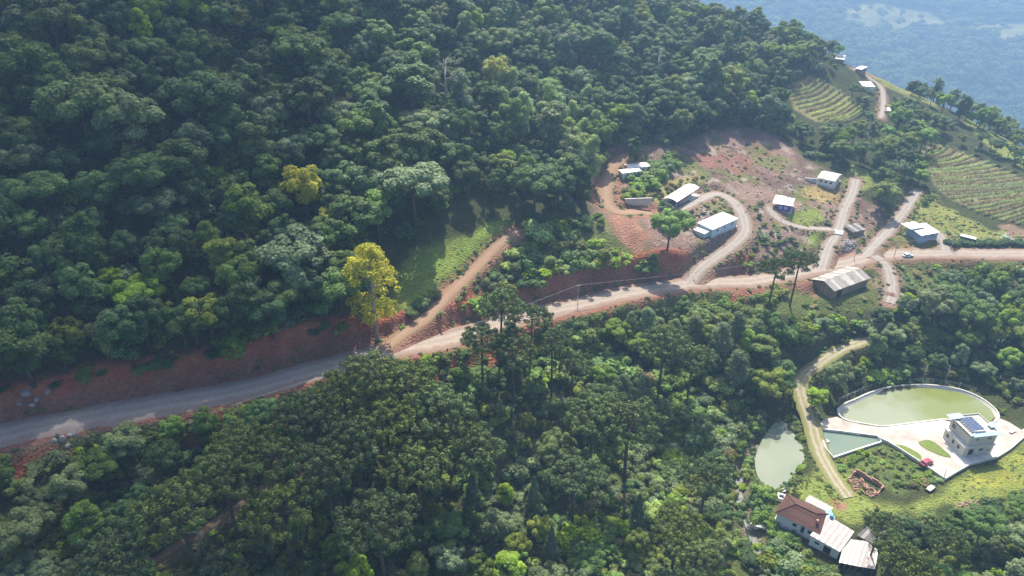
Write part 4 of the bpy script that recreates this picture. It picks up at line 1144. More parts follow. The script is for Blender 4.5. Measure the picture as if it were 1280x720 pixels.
for x, y in ((up_x0 - .1, -.02), (L_ + .1, 0.0), (L_ + .1, 2.2), (up_x0 + .2, D_)): MB().box(x, x + .07, y, y + .07, 4.3, 4.62).build("shade_post", M_ALU, t)

# ------------------------------------------------------------------ red-roofed house and its sheds
z0 = -100.05
s = Site((969.7, 640.3), (1024.4, 667), (982.5, 617), z0, 2.2, .25)
t = thing("red_roof_house", "grey-walled house with brown tiled hip roof on the lower lawn", "house", s.o, s.rz)
floor_slab(t, s.L, s.D); walls(t, s.L, s.D, 2.1, M_WHITEWALL, z0=-.9)
window(t, 'f', s.L * .45, 1.2, .8, .8, s.L, s.D); window(t, 'f', s.L * .82, 1.2, .8, .8, s.L, s.D); window(t, 'f', s.L * .65, 1.0, .7, 1.5, s.L, s.D, M_DARK, name="door"); window(t, 'l', s.D * .5, 1.2, .8, .8, s.L, s.D)
e = .35; rz_ = 3.45
a0, b0, c0, d0 = (-e, -e, 2.1), (s.L + e, -e, 2.1), (s.L + e, s.D + e, 2.1), (-e, s.D + e, 2.1)
r0, r1 = (s.D * .42, s.D / 2, rz_), (s.L - s.D * .30, s.D / 2, rz_)
M_UNDER = plain("roof_underlay", (.12, .06, .045), .9, .2)
und = MB()
for f in ([a0, b0, r1, r0], [c0, d0, r0, r1], [d0, a0, r0], [b0, c0, r1]): und.poly(f)
roof = und.build("roof", M_UNDER, t)
def tile_rows(face, rows, name="tile_course"):
    """courses of overlapping tiles on a roof face (quad or triangle: low edge a-b, high edge c-d)"""
    a, b, c, d = (Vector(p) for p in face)
    for i in range(rows):
        f0, f1 = i / rows, (i + 1.12) / rows
        f1 = min(f1, 1)
        p = [a.lerp(d, f0), b.lerp(c, f0), b.lerp(c, f1), a.lerp(d, f1)]
        w = (p[1] - p[0]).length; n = max(1, int(w / .22))
        mb = MB()
        for k in range(n):
            u0, u1 = k / n, (k + 1) / n; um = (u0 + u1) / 2
            l0, l1 = p[0].lerp(p[1], u0), p[0].lerp(p[1], u1); h0, h1 = p[3].lerp(p[2], u0), p[3].lerp(p[2], u1)
            lm, hm_ = p[0].lerp(p[1], um), p[3].lerp(p[2], um)
            lift = Vector((0, 0, .07)); ml = Vector((0, 0, .12)); hl = Vector((0, 0, .03)); mh = Vector((0, 0, .07))
            mb.poly([l0 + lift, lm + ml, hm_ + mh, h0 + hl]); mb.poly([lm + ml, l1 + lift, h1 + hl, hm_ + mh])
            mb.poly([l0, l1, l1 + lift, lm + ml, l0 + lift])
        mb.build(name, M_TILE, roof)
tile_rows((a0, b0, r1, r0), 10); tile_rows((c0, d0, r0, r1), 10); tile_rows((d0, a0, r0, r0), 10); tile_rows((b0, c0, r1, r1), 10)
for p, q in ((r0, r1), (a0, r0), (d0, r0), (b0, r1), (c0, r1)): MB().tube([Vector(p) + Vector((0, 0, .1)), Vector(q) + Vector((0, 0, .12))], .09, 6).build("ridge_cap", M_TILE, roof)
MB().box(s.L - 1.0, s.L - .65, 1.0, 1.35, 2.4, 3.6).build("chimney", M_BRICK, roof)
def px_roof(name, label, corners, heights, n, mats, wallmat, ribs=0, open_front=False, cat="shed", wall_z=-.9, split_u=None):
    """shed whose roof corners are surveyed: near-left, near-right, far-right, far-left"""
    P_ = [Q(a, b, z0 + h) for (a, b), h in zip(corners, heights)]
    base = Vector((P_[0].x, P_[0].y, z0 + CAMZ))
    t = thing(name, label, cat, base)
    Lc = [p - base for p in P_]
    sheet_roof(t, Lc, n, mats, .05, ribs=ribs)
    ctr = sum(Lc, Vector()) / 4
    I_ = [p.lerp(ctr, .06) for p in Lc]
    for i in range(4):
        a, b = I_[i], I_[(i + 1) % 4]
        if open_front and i == 0:
            for f in (0.02, .34, .66, .98):
                q = a.lerp(b, f); MB().box(q.x - .07, q.x + .07, q.y - .07, q.y + .07, wall_z, q.z - .06).build("post", M_WOOD, t)
            continue
        mb = MB(); u = (b - a).normalized(); nn = Vector((-u.y, u.x, 0)) * .1
        for q0, q1 in ((a, b),):
            lo = wall_z
            v = [(q0.x, q0.y, lo), (q1.x, q1.y, lo), (q1.x, q1.y, q1.z - .06), (q0.x, q0.y, q0.z - .06)]
            w = [(x + nn.x, y + nn.y, z) for x, y, z in v]
            mb.poly(v); mb.poly(w[::-1])
            for k in range(4): mb.poly([v[k], w[k], w[(k + 1) % 4], v[(k + 1) % 4]])
        mb.build("wall", wallmat, t)
    return t, I_
M_TILEW = plain("whitened_clay_sheet", (.40, .31, .285), .7, .2, 1.2, .3, dirt=((.55, .53, .51), 2.6, .52))
t, I_ = px_roof("annex_shed", "annex with streaky white and red-stained sheet roof joined to the tiled house", [(1012.4, 669), (1050, 690), (1068, 664.4), (1034, 643.5)], [2.0, 2.0, 2.5, 2.5], 11, [M_WHITE2, M_TILEW], M_WHITEWALL)
a, b = I_[0], I_[1]
rzz = math.atan2(b.y - a.y, b.x - a.x)
for f, w, h, z, mt, nm in ((.25, .9, .6, 1.0, M_GLASS, "window"), (.62, 1.3, 1.7, .7, M_DARK, "door")):
    q = a.lerp(b, f); o = window(t, 'f', 0, 0, w, h, 1, 1, mt, name=nm); u = Vector((math.cos(rzz), math.sin(rzz), 0)); o.location = (q.x + u.y * .02, q.y - u.x * .02, z); o.rotation_euler = (0, 0, rzz)
t, I_ = px_roof("open_shed", "open shed with ribbed white metal roof and rusty right edge", [(1048.6, 703), (1072, 708), (1083, 676.5), (1056.7, 673.3)], [1.9, 2.35, 2.35, 1.9], 8, [M_WHITE2, M_GREYSHEET], M_WOOD, open_front=True)
M_RUSTY = plain("rust_stained_sheet", (.52, .47, .45), .6, .12, 1.2, .3, dirt=((.20, .09, .07), .9, .50))
Lb = Vector(t.location)
P_ = [Q(1072.3, 708, z0 + 2.35) - Lb, Q(1094, 711.5, z0 + 1.9) - Lb, Q(1098, 688, z0 + 1.9) - Lb, Q(1083.3, 676.5, z0 + 2.35) - Lb]
sheet_roof(t, P_, 6, [M_WHITE2, M_GREYSHEET, M_RUSTY, M_GREYSHEET, M_RUSTY], .05)
px_roof("lean_to", "pale grey lean-to roof behind the brown tiled roof", [(1006, 626), (1036.5, 641), (1042, 634.6), (1011.6, 618.5)], [2.0, 2.0, 2.15, 2.15], 5, [M_FIBREPALE], M_WHITEWALL)
px_roof("dark_shed", "small shed with dark grey roof under the trees by the white roofs", [(1071, 669), (1093.7, 681), (1106.6, 664.4), (1084, 656.4)], [1.8, 1.8, 2.1, 2.1], 5, [M_DARKROOF, M_FIBRE, M_DARKROOF], M_WOOD)
# water tank: square white basin
p = Q(976, 624, z0)
t = thing("water_basin", "square white basin with dark opening left of the tiled house", "basin", p, R(-25))
for (x0, x1, y0, y1) in ((-.75, .75, -.75, -.42), (-.75, .75, .42, .75), (-.75, -.42, -.418, .418), (.42, .75, -.418, .418)): MB().box(x0, x1, y0, y1, -.3, .8).build("wall", M_WHITECONC, t)
MB().box(-.419, .419, -.419, .419, -.2, .35).build("water", M_DARK, t)
p = Q(979, 615, z0)
t = thing("garden_seat", "white garden seat at the edge of the lowest pond", "seat", p, R(20))
MB().box(-.4, .4, -.2, .2, .28, .34).build("seat", M_WHITE, t); MB().box(-.4, .4, .2, .25, .28, .75).build("backrest", M_WHITE, t)
for x in (-.35, .3): MB().box(x, x + .05, -.18, .18, -.1, .278).build("leg", M_WHITE, t)
p = Q(1039, 648, z0 + 2.3)
t = thing("blue_barrel", "blue plastic barrel on the roof where house and annex meet", "barrel", p)
mb = MB(); mb.tube([(0, 0, 0), (0, 0, .15), (0, 0, .5), (0, 0, .7)], [.3, .36, .36, .3], 12); mb.build("body", M_BLUE, t, smooth_shade=True)
MB().tube([(0, 0, .7), (0, 0, .78)], [.24, .2], 12).build("lid", M_BLUE, t)
t = thing("blue_tarp", "crumpled light blue tarp beside the blue barrel", "tarp", Q(1037, 644, z0 + 2.2))
mb = MB(); rr = np.random.RandomState(3)
g = [[Vector((i * .3 - .6, j * .3 - .9, .12 + .18 * rr.rand())) for i in range(5)] for j in range(7)]
for j in range(6):
    for i in range(4): mb.slab([g[j][i], g[j][i + 1], g[j + 1][i + 1], g[j + 1][i]], .02)
mb.build("sheet", plain("light_blue_tarp", (.28, .45, .66), .6, .2), t)
# ------------------------------------------------------------------ ruined brick walls
t = thing("brick_ruin", "roofless brick ruin with rubble heaped inside on the lawn", "ruin", Q(1062, 606, z0))
zr = z0
def brick_wall(p, q, h0, h1, parent, bl=.42, bh=.2):
    a, b = Q(*p, zr) - Vector(parent.location), Q(*q, zr) - Vector(parent.location)
    L = (b - a).length; u = (b - a).normalized(); ang = math.atan2(u.y, u.x)
    for j in range(int(max(h0, h1) / bh)):
        x = -.2 * (j % 2)
        while x < L:
            hh = h0 + (h1 - h0) * min(max(x / L, 0), 1)
            if (j + 1) * bh < hh + .25 * math.sin(x * 2.3 + j) + .1:
                o = link("brick", BRICK, parent); o.location = a + u * (x + bl / 2) + Vector((0, 0, (j + .5) * bh - .1)); o.rotation_euler = (0, 0, ang)
            x += bl
BRICK = MB().box(-.2, .2, -.12, .12, -.092, .092).mesh("brick", M_BRICK)
brick_wall((1069, 592), (1103, 611), 1.5, 1.1, t); brick_wall((1060, 600), (1069, 592), .5, 1.3, t); brick_wall((1096, 619), (1103, 611), .7, 1.1, t); brick_wall((1060, 600), (1070, 607), .5, .2, t); brick_wall((1088, 616), (1096, 619), .2, .6, t); brick_wall((1076, 601), (1083, 609), .9, .3, t)
flr = [Q(*p, zr) - Vector(t.location) + Vector((0, 0, .12)) for p in ((1060, 600), (1078, 612), (1096, 619), (1103, 611), (1069, 592))]
MB().slab(flr, .4).build("floor", plain("pink_rubble_floor", (.50, .33, .25), .95, .3, 2.0, bump=.6), t)
def rock_mesh(seed, n=2):
    r = np.random.RandomState(seed); bm = bmesh.new(); bmesh.ops.create_icosphere(bm, subdivisions=n, radius=1)
    ax = r.uniform(.6, 1.2, 3); pl = r.normal(size=(9, 3)); pl /= np.linalg.norm(pl, axis=1)[:, None]; off = r.uniform(.55, .9, 9)
    for v in bm.verts:
        c = np.array(v.co)
        for q, d in zip(pl, off):
            k = c @ q
            if k > d: c = c - q * (k - d)
        v.co = Vector(c * ax)
    me = bpy.data.meshes.new("rock"); bm.to_mesh(me); bm.free(); return me
ROCKS = [rock_mesh(i) for i in range(5)]
for m_ in ROCKS: m_.materials.append(M_ROCK)
def rubble(name, label, pts, n, s0, s1, mat, seed, zoff=0.0, heap=.5):
    """uncountable broken stuff heaped inside an outline"""
    r = np.random.RandomState(seed); V, Fc, b = [], [], 0
    poly = np.array([hit(*p) for p in pts]); lo, hi = poly.min(0), poly.max(0); c = poly.mean(0); k = 0
    base = [np.array([v.co[:] for v in m_.vertices]) for m_ in (rock_mesh(90, 1), rock_mesh(91, 1))]
    fcs = [np.array([p.vertices[:] for p in m_.polygons]) for m_ in (rock_mesh(90, 1), rock_mesh(91, 1))]
    while k < n:
        q = r.uniform(lo, hi)
        if not inside(poly, q[:1], q[1:])[0]: continue
        i = k % 2; s_ = r.uniform(s0, s1) * r.uniform(.6, 1.2, 3); a = r.rand() * 6.28
        v = base[i] * s_; v = np.c_[v[:, 0] * math.cos(a) - v[:, 1] * math.sin(a), v[:, 0] * math.sin(a) + v[:, 1] * math.cos(a), v[:, 2]]
        dd = edge_dist(poly, q[:1], q[1:])[0]
        V.append(v + np.array([q[0], q[1], ground(*q) + min(dd, 2) * heap * r.uniform(.2, 1) + zoff])); Fc.append(fcs[i] + b); b += len(v); k += 1
    o = link(name, np_mesh(name, np.concatenate(V), np.concatenate(Fc), mat)); o["kind"] = "stuff"; o["label"] = label
    return o
M_PINKRUB = plain("pink_brick_rubble", (.50, .31, .23), .95, .3, 2)
rubble("rubble", "pale brick rubble spilling round the ruined walls", [(1058, 601), (1066, 597), (1090, 610), (1098, 618), (1090, 623), (1066, 615)], 190, .1, .36, M_PINKRUB, 4, .1, .25)
rubble("debris", "grey rock debris heaped beside the farm lane", [(1051, 312), (1056, 300), (1066, 300), (1070, 308), (1060, 316)], 150, .2, .55, M_ROCK, 5)
rubble("debris", "scrap and rubble heaped in front of the pale blue house", [(880, 306), (890, 298), (912, 290), (918, 292), (905, 304), (888, 312)], 110, .12, .4, plain("mixed_scrap", (.24, .20, .18), .9, .5, 3), 6)
rubble("debris", "pale stones scattered over the ploughed slope", [(870, 215), (905, 175), (960, 175), (1005, 215), (1010, 245), (960, 245), (930, 232)], 620, .06, .26, plain("pale_stone", (.42, .37, .33), .9, .3, 2), 8, 0, 0)
rubble("debris", "loose stones and roots along the lower road verge", [(20, 556), (60, 548), (140, 536), (200, 524), (200, 530), (120, 550), (40, 566)], 120, .08, .28, plain("dull_stone", (.24, .20, .18), .9, .4, 2), 9, 0, 0)
rubble("debris", "white scrap strewn in the right-hand yard", [(1248, 296), (1256, 293), (1270, 297), (1268, 301), (1252, 300)], 34, .12, .42, M_WHITE, 12, 0, .1)
rubble("debris", "broken clods and stones along the foot of the red cutting", [(60, 512), (200, 492), (330, 468), (440, 440), (440, 434), (330, 460), (200, 484), (60, 503)], 160, .07, .25, plain("red_clod", (.26, .10, .065), .95, .3, 2), 10, 0, 0)
rubble("debris", "dry cut straw and branches on the lower lawn edge", [(1188, 640), (1200, 628), (1222, 626), (1234, 634), (1228, 645), (1200, 648)], 200, .1, .4, plain("dry_straw", (.40, .30, .20), .95, .35, 3), 11)
# boulders
bn = 0
for k, (px, py, sz, lab) in enumerate([(36, 497, .9, "largest grey boulder on the bank left of the red cutting"), (26, 507, .7, "grey boulder lowest on the bank above the road"), (48, 503, .75, "grey boulder right of the largest one on the road bank"), (42, 510, .6, "small boulder between two others on the road bank"), (60, 491, .5, "small boulder highest on the bank left of the red cutting"),
    (79, 551, .8, "grey boulder in the middle of the roadside pile"), (73, 546, .6, "grey boulder at the upper left of the roadside pile"), (88, 546, .6, "grey boulder at the upper right of the roadside pile"), (85, 559, .6, "grey boulder at the bottom of the roadside pile"), (94, 544, .5, "small boulder at the right end of the roadside pile"), (68, 553, .5, "small boulder at the left end of the roadside pile"),
    (868, 351, .5, "pale boulder at the mouth of the house driveway"), (1006, 262, .5, "white boulder beside the purple house"), (1032, 272, .45, "pale boulder at the bend of the farm lane")]):
    p_ = W3(px, py)
    o = link("boulder", ROCKS[k % 5]); o.location = p_ + Vector((0, 0, sz * .25)); o.scale = (sz, sz * .9, sz * .75); o.rotation_euler = (.2 * k, .1 * k, k)
    tag(o, lab, "boulder", "grey boulders")

# ------------------------------------------------------------------ vehicles
def car(label, loc, rz, paint, k=.72, pickup=False):
    t = thing("car", label, "car", loc, rz); t.scale = (k, k, k)
    # side profile lofted over the width: (x, z) from rear to front
    body = [(-2.05, .42), (-2.1, .75), (-1.95, .98), (-1.2, 1.0), (.9, .98), (1.75, .88), (2.08, .66), (2.1, .40)]
    cab = [(-1.75, .98), (-1.35, 1.46), (.15, 1.50), (.95, .98)] if not pickup else [(-.45, .98), (-.3, 1.5), (.55, 1.5), (1.1, .98)]
    def loft(prof, w0, w1, zmid):
        mb = MB(); n = len(prof)
        def wid(z): return w0 + (w1 - w0) * min(max((z - prof[0][1]) / (max(p[1] for p in prof) - prof[0][1] + 1e-6), 0), 1)
        Lf = [(x, -wid(z), z) for x, z in prof]; Rt = [(x, wid(z), z) for x, z in prof]
        mb.poly(Lf[::-1]) if False else mb.poly(Lf); mb.poly(Rt[::-1])
        for i in range(n):
            j = (i + 1) % n; mb.poly([Lf[j], Lf[i], Rt[i], Rt[j]])
        return mb
    loft(body, .84, .78, 0).build("body", paint, t)
    c = loft(cab, .76, .60, 0).build("cabin", paint, t)
    cx0, cx1, cx2, cx3 = (p[0] for p in cab)
    g = MB().poly([(cx3 - .06, -.68, 1.03), (cx3 - .06, .68, 1.03), (cx2 + .08, .56, 1.46), (cx2 + .08, -.56, 1.46)]); 
    for o_, nm in ((Vector((.03, 0, .03)), "windscreen"),):
        gg = MB().slab([Vector(v) + o_ for v in g.v], .01).build(nm, M_GLASS, c)
    MB().slab([Vector(v) for v in [(cx0 + .03, .66, 1.05), (cx0 + .03, -.66, 1.05), (cx1 - .06, -.56, 1.45), (cx1 - .06, .56, 1.45)]], .01).build("rear_window", M_GLASS, c)
    for sgn in (-1, 1):
        MB().poly([(cx0 + .35, sgn * .765, 1.05), (cx3 - .35, sgn * .765, 1.05), (cx2 - .05, sgn * .64, 1.42), (cx1 + .1, sgn * .64, 1.42)][::sgn]).build("side_window", M_GLASS, c)
        for x in (-1.3, 1.3):
            w = MB().tube([(x, sgn * .66, .33), (x, sgn * .88, .33)], .33, 14).build("wheel", M_RUBBER, t)
            MB().tube([(x, sgn * .881, .33), (x, sgn * .90, .33)], .19, 10).build("rim", M_ALU, w)
        MB().box(2.0, 2.11, sgn * .62 - .14, sgn * .62 + .14, .62, .76).build("headlight", M_FRAME, t)
        MB().box(-2.11, -2.02, sgn * .66 - .1, sgn * .66 + .1, .7, .88).build("tail_light", plain("red_lens", (.4, .02, .02), .3, .05), t)
    return t
P_ = Q(1157, 580, PLAZA_Z); car("small pink-red car parked at the forecourt parapet", (P_.x, P_.y, ZP), R(28), plain("pink_red_car_paint", (.40, .06, .11), .3, .05, spec=.5))
p_ = W3(1134, 321.5); car("white car standing on the edge of the main road", (p_.x, p_.y, p_.z + .08), R(8), plain("white_car_paint", (.75, .75, .75), .3, .04, spec=.5), .7)
ca_, sa_ = math.cos(CARPORT.rz), math.sin(CARPORT.rz)
lx, ly = 3.2, 1.6
car("blue car parked under the arched white carport", (CARPORT.o[0] + ca_ * lx - sa_ * ly, CARPORT.o[1] + sa_ * lx + ca_ * ly, CARPORT.o[2] + .03), CARPORT.rz + R(8), plain("blue_car_paint", (.06, .16, .42), .3, .05, spec=.5))
p_ = W3(1162, 613); t = thing("farm_cart", "small flat cart with white tray at the lawn edge", "cart", p_, R(35))
MB().box(-.9, .9, -.45, .45, .4, .5).build("tray", M_WHITECONC, t)
for x, y in ((-.6, -.5), (.6, -.5), (-.6, .42), (.6, .42)): MB().tube([(x, y, .28), (x, y + .09, .28)], .28, 12).build("wheel", M_RUBBER, t)
MB().tube([(.9, 0, .42), (1.6, 0, .3)], .04, 6).build("drawbar", M_POLE, t)
p_ = Q(1265, 540, PLAZA_Z); t = thing("sun_lounger", "white lounger on the paving right of the villa", "lounger", (p_.x, p_.y, ZP), R(30))
MB().box(-.8, .5, -.3, .3, .22, .3).build("seat", M_WHITE, t); MB().slab([(.5, -.3, .3), (1.0, -.3, .62), (1.0, .3, .62), (.5, .3, .3)], .06).build("backrest", M_WHITE, t)
for x in (-.7, .4):
    for y in (-.26, .2): MB().box(x, x + .06, y, y + .06, 0, .22).build("leg", M_ALU, t)
# feeding raft on the small pond
p_ = Q(1031, 553, WATER_Z); t = thing("pond_jetty", "small white jetty standing in the small pond", "jetty", (p_.x, p_.y, WATER_Z + CAMZ), R(35))
for i in range(6): MB().box(-.9 + i * .3, -.62 + i * .3, -.5, .5, .22, .28).build("plank", M_WHITECONC, t)
for x in (-.8, .75):
    for y in (-.42, .36): MB().box(x, x + .08, y, y + .08, -1.2, .215).build("post", M_POLE, t)
# footbridge over the creek
p_ = W3(934, 663); p2 = W3(963, 661.5); rzz = math.atan2(p2.y - p_.y, p2.x - p_.x); Lb_ = (p2 - p_).length; zb_ = max(p_.z, p2.z) + .25
t = thing("footbridge", "pale concrete footbridge crossing the narrow creek", "bridge", (p_.x, p_.y, zb_), rzz)
for i in range(6): MB().box(Lb_ * i / 6, Lb_ * (i + 1) / 6 - .02, -.35, .35, -.18, .0).build("slab", M_WHITECONC, t)
for y in (-.4, .36): MB().box(0, Lb_, y, y + .05, -.3, .08).build("beam", M_CONC, t)
# creek water
cr = resample(CREEK, 1.0); tn = np.gradient(cr, axis=0); tn /= np.linalg.norm(tn, axis=1)[:, None]; nn = np.c_[-tn[:, 1], tn[:, 0]]
V = []
for i in range(len(cr)):
    w_ = .7 + .35 * float(fbm(i / 4.0, 0.3, 7)); zc = min(float(H(*cr[i])), -101.2) + .28 + CAMZ
    V += [(*(cr[i] - nn[i] * w_), zc), (*(cr[i] + nn[i] * w_), zc)]
g = np.arange(2 * len(cr)).reshape(-1, 2)
o = link("creek_water", np_mesh("creek_water", V, np.stack([g[:-1, 0], g[:-1, 1], g[1:, 1], g[1:, 0]], -1), water_material("creek", (.13, .14, .12), (.24, .24, .22), .8, 2))); o["kind"] = "structure"
# pale slab by the farm lane and a tiny roof between the araucarias
p_ = W3(1048, 291); t = thing("concrete_slab", "pale blue-grey concrete slab on the farm lane", "slab", (p_.x, p_.y, p_.z + .1), R(60))
for i in range(3): MB().box(-1.6 + i * 1.1, -.54 + i * 1.1, -1.2, 1.2, -.3, .06).build("panel", M_TARP, t)
for (px, py, lab) in ((463, 478, "small grey roof glimpsed between the araucarias below the road"),):
    p_ = W3(px, py); t = thing("hidden_hut", lab, "hut", p_, R(35))
    walls(t, 3.4, 2.6, 1.9, M_WHITEWALL, z0=-.8); sheet_roof(t, [(-.2, -.2, 1.95), (3.6, -.2, 1.95), (3.6, 2.8, 2.5), (-.2, 2.8, 2.5)], 3, [M_FIBREPALE])
    NOGO.append(np.array([[p_.x - 1.5, p_.y - 4], [p_.x + 4, p_.y - 4], [p_.x + 4, p_.y + 4], [p_.x - 1.5, p_.y + 4]]))

# ------------------------------------------------------------------ utility poles and cables
TOPS = {}
def pole(key, label, base, h, arm=True, rad=.09, lean=(0, 0), mat=M_POLE, name="utility_pole", rz=0.4):
    p = W3(*base); t = thing(name, label, "pole", p, rz)
    MB().tube([(0, 0, -.6), (lean[0], lean[1], h)], [rad, rad * .7], 8).build("shaft", mat, t, smooth_shade=True)
    if arm:
        MB().box(lean[0] - .7, lean[0] + .7, lean[1] - .05, lean[1] + .05, h - .35, h - .25).build("crossarm", M_WOOD, t)
        for x in (-.6, 0, .6): MB().tube([(lean[0] + x, lean[1], h - .248), (lean[0] + x, lean[1], h - .1)], [.05, .03], 6).build("insulator", M_WHITE, t)
    TOPS[key] = p + Vector((lean[0], lean[1], h - .1))
    return t
pole('a', "grey utility pole beside the bright middle of the road", (722, 381), 5.2)
pole('b', "utility pole rising from the trees below the grey road", (303, 533), 5.0)
pole('c', "thin short post where the dirt track leaves the road", (483, 437), 2.2, False, .05)
pole('d', "utility pole at the road junction behind the barn", (1067, 326), 4.2)
pole('e', "dark utility pole where the barn track leaves the road", (1117, 322), 5.0)
pole('f', "tall white pole below the road junction", (1130, 342), 8.2, False, .08, mat=M_WHITECONC)
pole('g', "leaning dark post at the corner of the forecourt", (1178, 600), 2.4, False, .07, (.3, .1), M_WOOD, "post")
pole('h', "thin lamp mast at the corner between the ponds", (1053, 526), 2.6, False, .04, mat=M_ALU, name="lamp_mast")
pole('i', "utility pole near the white-roofed shed in the yard", (1188, 312), 4.2)
pole('j', "short pole at the mouth of the house driveway", (860, 344), 1.6, False, .05, mat=M_WOOD, name="post")
TOPS['left'] = Vector(Q(-40, 622, -78)); TOPS['farright'] = W3(1300, 316) + Vector((0, 0, 4.5))
def cable(a, b, label, sag=.6, off=0.0):
    p, q = TOPS[a], TOPS[b]
    pts = [p.lerp(q, i / 14) - Vector((0, 0, sag * 4 * (i / 14) * (1 - i / 14))) + Vector((off, 0, 0)) for i in range(15)]
    tag(MB().tube(pts, .028, 5).build("cable", M_POLE), label, "cable")
cable('left', 'b', "overhead cable running down left from the lower utility pole")
cable('b', 'a', "overhead cable from the lower utility pole to the bright road pole")
cable('a', 'd', "overhead cable along the red bank towards the junction", .9)
cable('d', 'e', "short overhead cable across the road junction", .3)
cable('e', 'i', "overhead cable along the road in front of the farmhouse", .5)
cable('i', 'farright', "overhead cable leaving along the road to the right", .5)
# bare dead trees
for px, py, h, lab in [(255, 690, 10, "bare grey dead tree beside the forest path"), (1153, 476, 4, "thin bare snag behind the big pond"), (1180, 480, 5, "bare leaning snag behind the right part of the pond"), (345, 650, 9, "bare dead tree right of the forest path"), (322, 424, 12, "pale bare trunk at the forest edge near the yellow tree"), (560, 150, 16, "grey dead tree above the canopy near the pale saplings"), (820, 120, 15, "grey dead tree above the canopy uphill of the huts")]:
    p_ = W3(px, py); t = thing("dead_tree", lab, "tree", p_, px * .7); t.scale = (h / 9,) * 3
    link("trunk", SNAG, t)

# ------------------------------------------------------------------ vine rows
def vine_field(S_, E_, n, label, h=.55, group="", tone='pale green', tone2='straw'):
    S_ = np.array([hit(*p) for p in S_]); E_ = np.array([hit(*p) for p in E_])
    def along(P_, t):
        s_ = np.r_[0, np.cumsum(np.hypot(*np.diff(P_, axis=0).T))]; q = t * s_[-1]
        return np.array([np.interp(q, s_, P_[:, 0]), np.interp(q, s_, P_[:, 1])])
    r = np.random.RandomState(n)
    for i in range(n):
        t_ = (i + .5) / n; a, b = along(S_, t_), along(E_, t_)
        L = np.hypot(*(b - a)); m = max(40, int(L * 34))
        u = r.rand(m); gap = vnoise(u * L / 1.1, np.full(m, i * 3.3), 5) > .08
        u = u[gap]; m = len(u)
        bow = np.sin(u * math.pi)[:, None] * np.array([(b - a)[1], -(b - a)[0]]) * .035
        p = a + (b - a) * u[:, None] + bow + r.normal(scale=.13, size=(m, 2))
        z = H(p[:, 0], p[:, 1]) + CAMZ + r.rand(m) ** .7 * h
        v, f = cards(np.c_[p, z], np.c_[r.normal(scale=.5, size=(m, 2)), np.full(m, .8)], .17 * r.uniform(.6, 1.3, m), r)
        o = link("vine_row", np_mesh("vine_row", v, f, TONES[tone if i % 3 else tone2]))
        wh = 'lowest' if i == n - 1 else 'topmost' if i == 0 else f'{ORD[i]} from top' if i < 16 else f'{ORD[n - 1 - i]} from bottom'
        tag(o, f"leafy row in the {label}, {wh}", "vine row", group)
vine_field([(1155, 190), (1160, 206), (1172, 236), (1198, 256), (1225, 268), (1252, 278), (1275, 282)], [(1165, 183), (1185, 184), (1225, 198), (1270, 216), (1290, 228), (1290, 250), (1290, 274)], 26, "large vineyard on the right", .85, group="rows of the large vineyard")
vine_field([(986, 110), (988, 122), (998, 136), (1022, 150), (1056, 154)], [(1014, 97), (1036, 106), (1060, 120), (1074, 132), (1082, 142)], 13, "small hillside vineyard below the hilltop", .9, group="rows of the small vineyard")
# ------------------------------------------------------------------ planting plan
PLANTS = []          # dicts: kind, shape, tone, meshes, x, y, scale, rot, stuff(bool)
rp = np.random.RandomState(11)
occupied = []        # (x, y, r) kept clear
def clear_of(x, y, r):
    return all((x - a) ** 2 + (y - b) ** 2 > (r + c) ** 2 for a, b, c in occupied)
ROADGAP = np.min([road_d[nm][0] - v[2] / 2 - (1.2 if nm == 'road' else 0) for nm, v in ROADLINE.items()], axis=0)
NOGOMAP = np.max([signed(p, X, Y) for p in NOGO], axis=0)
def cell_at(x, y): return min(int(np.searchsorted(GY, y)), len(GY) - 1), min(int(np.searchsorted(GX, x)), len(GX) - 1)
def road_clear(x, y, extra): return ROADGAP[cell_at(x, y)] > extra
def no_go(x, y, m=1.0): return NOGOMAP[cell_at(x, y)] > -m
def plant(kind, shape, tone, meshes, x, y, height, stretch=1.0, note=None):
    PLANTS.append(dict(kind=kind, shape=shape, tone=tone, m=meshes, x=x, y=y, s=height / meshes[2], w=stretch, rot=rp.rand() * 6.283, note=note))
def pick(weights):
    ks = list(weights); w = np.array([weights[k] for k in ks], float)
    return ks[rp.choice(len(ks), p=w / w.sum())]
ALL_SHAPES = {'round': 4, 'broad': 3, 'tall': 2.2, 'ragged': 2.5}
def scatter(poly, spacing, fn, extra=1.0, margin=1.0, tries=30000, limit=5000, keep=None):
    """dart throwing in a world polygon"""
    lo, hi = poly.min(0), poly.max(0)
    cell = {}
    got = []
    n_try = int(min(tries, (hi[0] - lo[0]) * (hi[1] - lo[1]) / spacing ** 2 * 14))
    P_ = rp.uniform(lo, hi, (n_try, 2))
    P_ = P_[inside(poly, P_[:, 0], P_[:, 1])]
    qx, qy = project(P_[:, 0], P_[:, 1], H(P_[:, 0], P_[:, 1]) + CAMZ)
    P_ = P_[(qx > -90) & (qx < 1370) & (qy > -60) & (qy < 860) & (P_[:, 1] < 335)]          # only what the valley view can show
    for x, y in P_:
        i, j = int(x // spacing), int(y // spacing)
        if any((x - a) ** 2 + (y - b) ** 2 < spacing ** 2 for di in (-1, 0, 1) for dj in (-1, 0, 1) for a, b in cell.get((i + di, j + dj), ())): continue
        if keep is not None and not keep(x, y): continue
        if not road_clear(x, y, extra) or no_go(x, y, margin) or not clear_of(x, y, spacing * .35): continue
        cell.setdefault((i, j), []).append((x, y)); got.append((x, y))
        fn(x, y)
        if len(got) >= limit: break
    return got
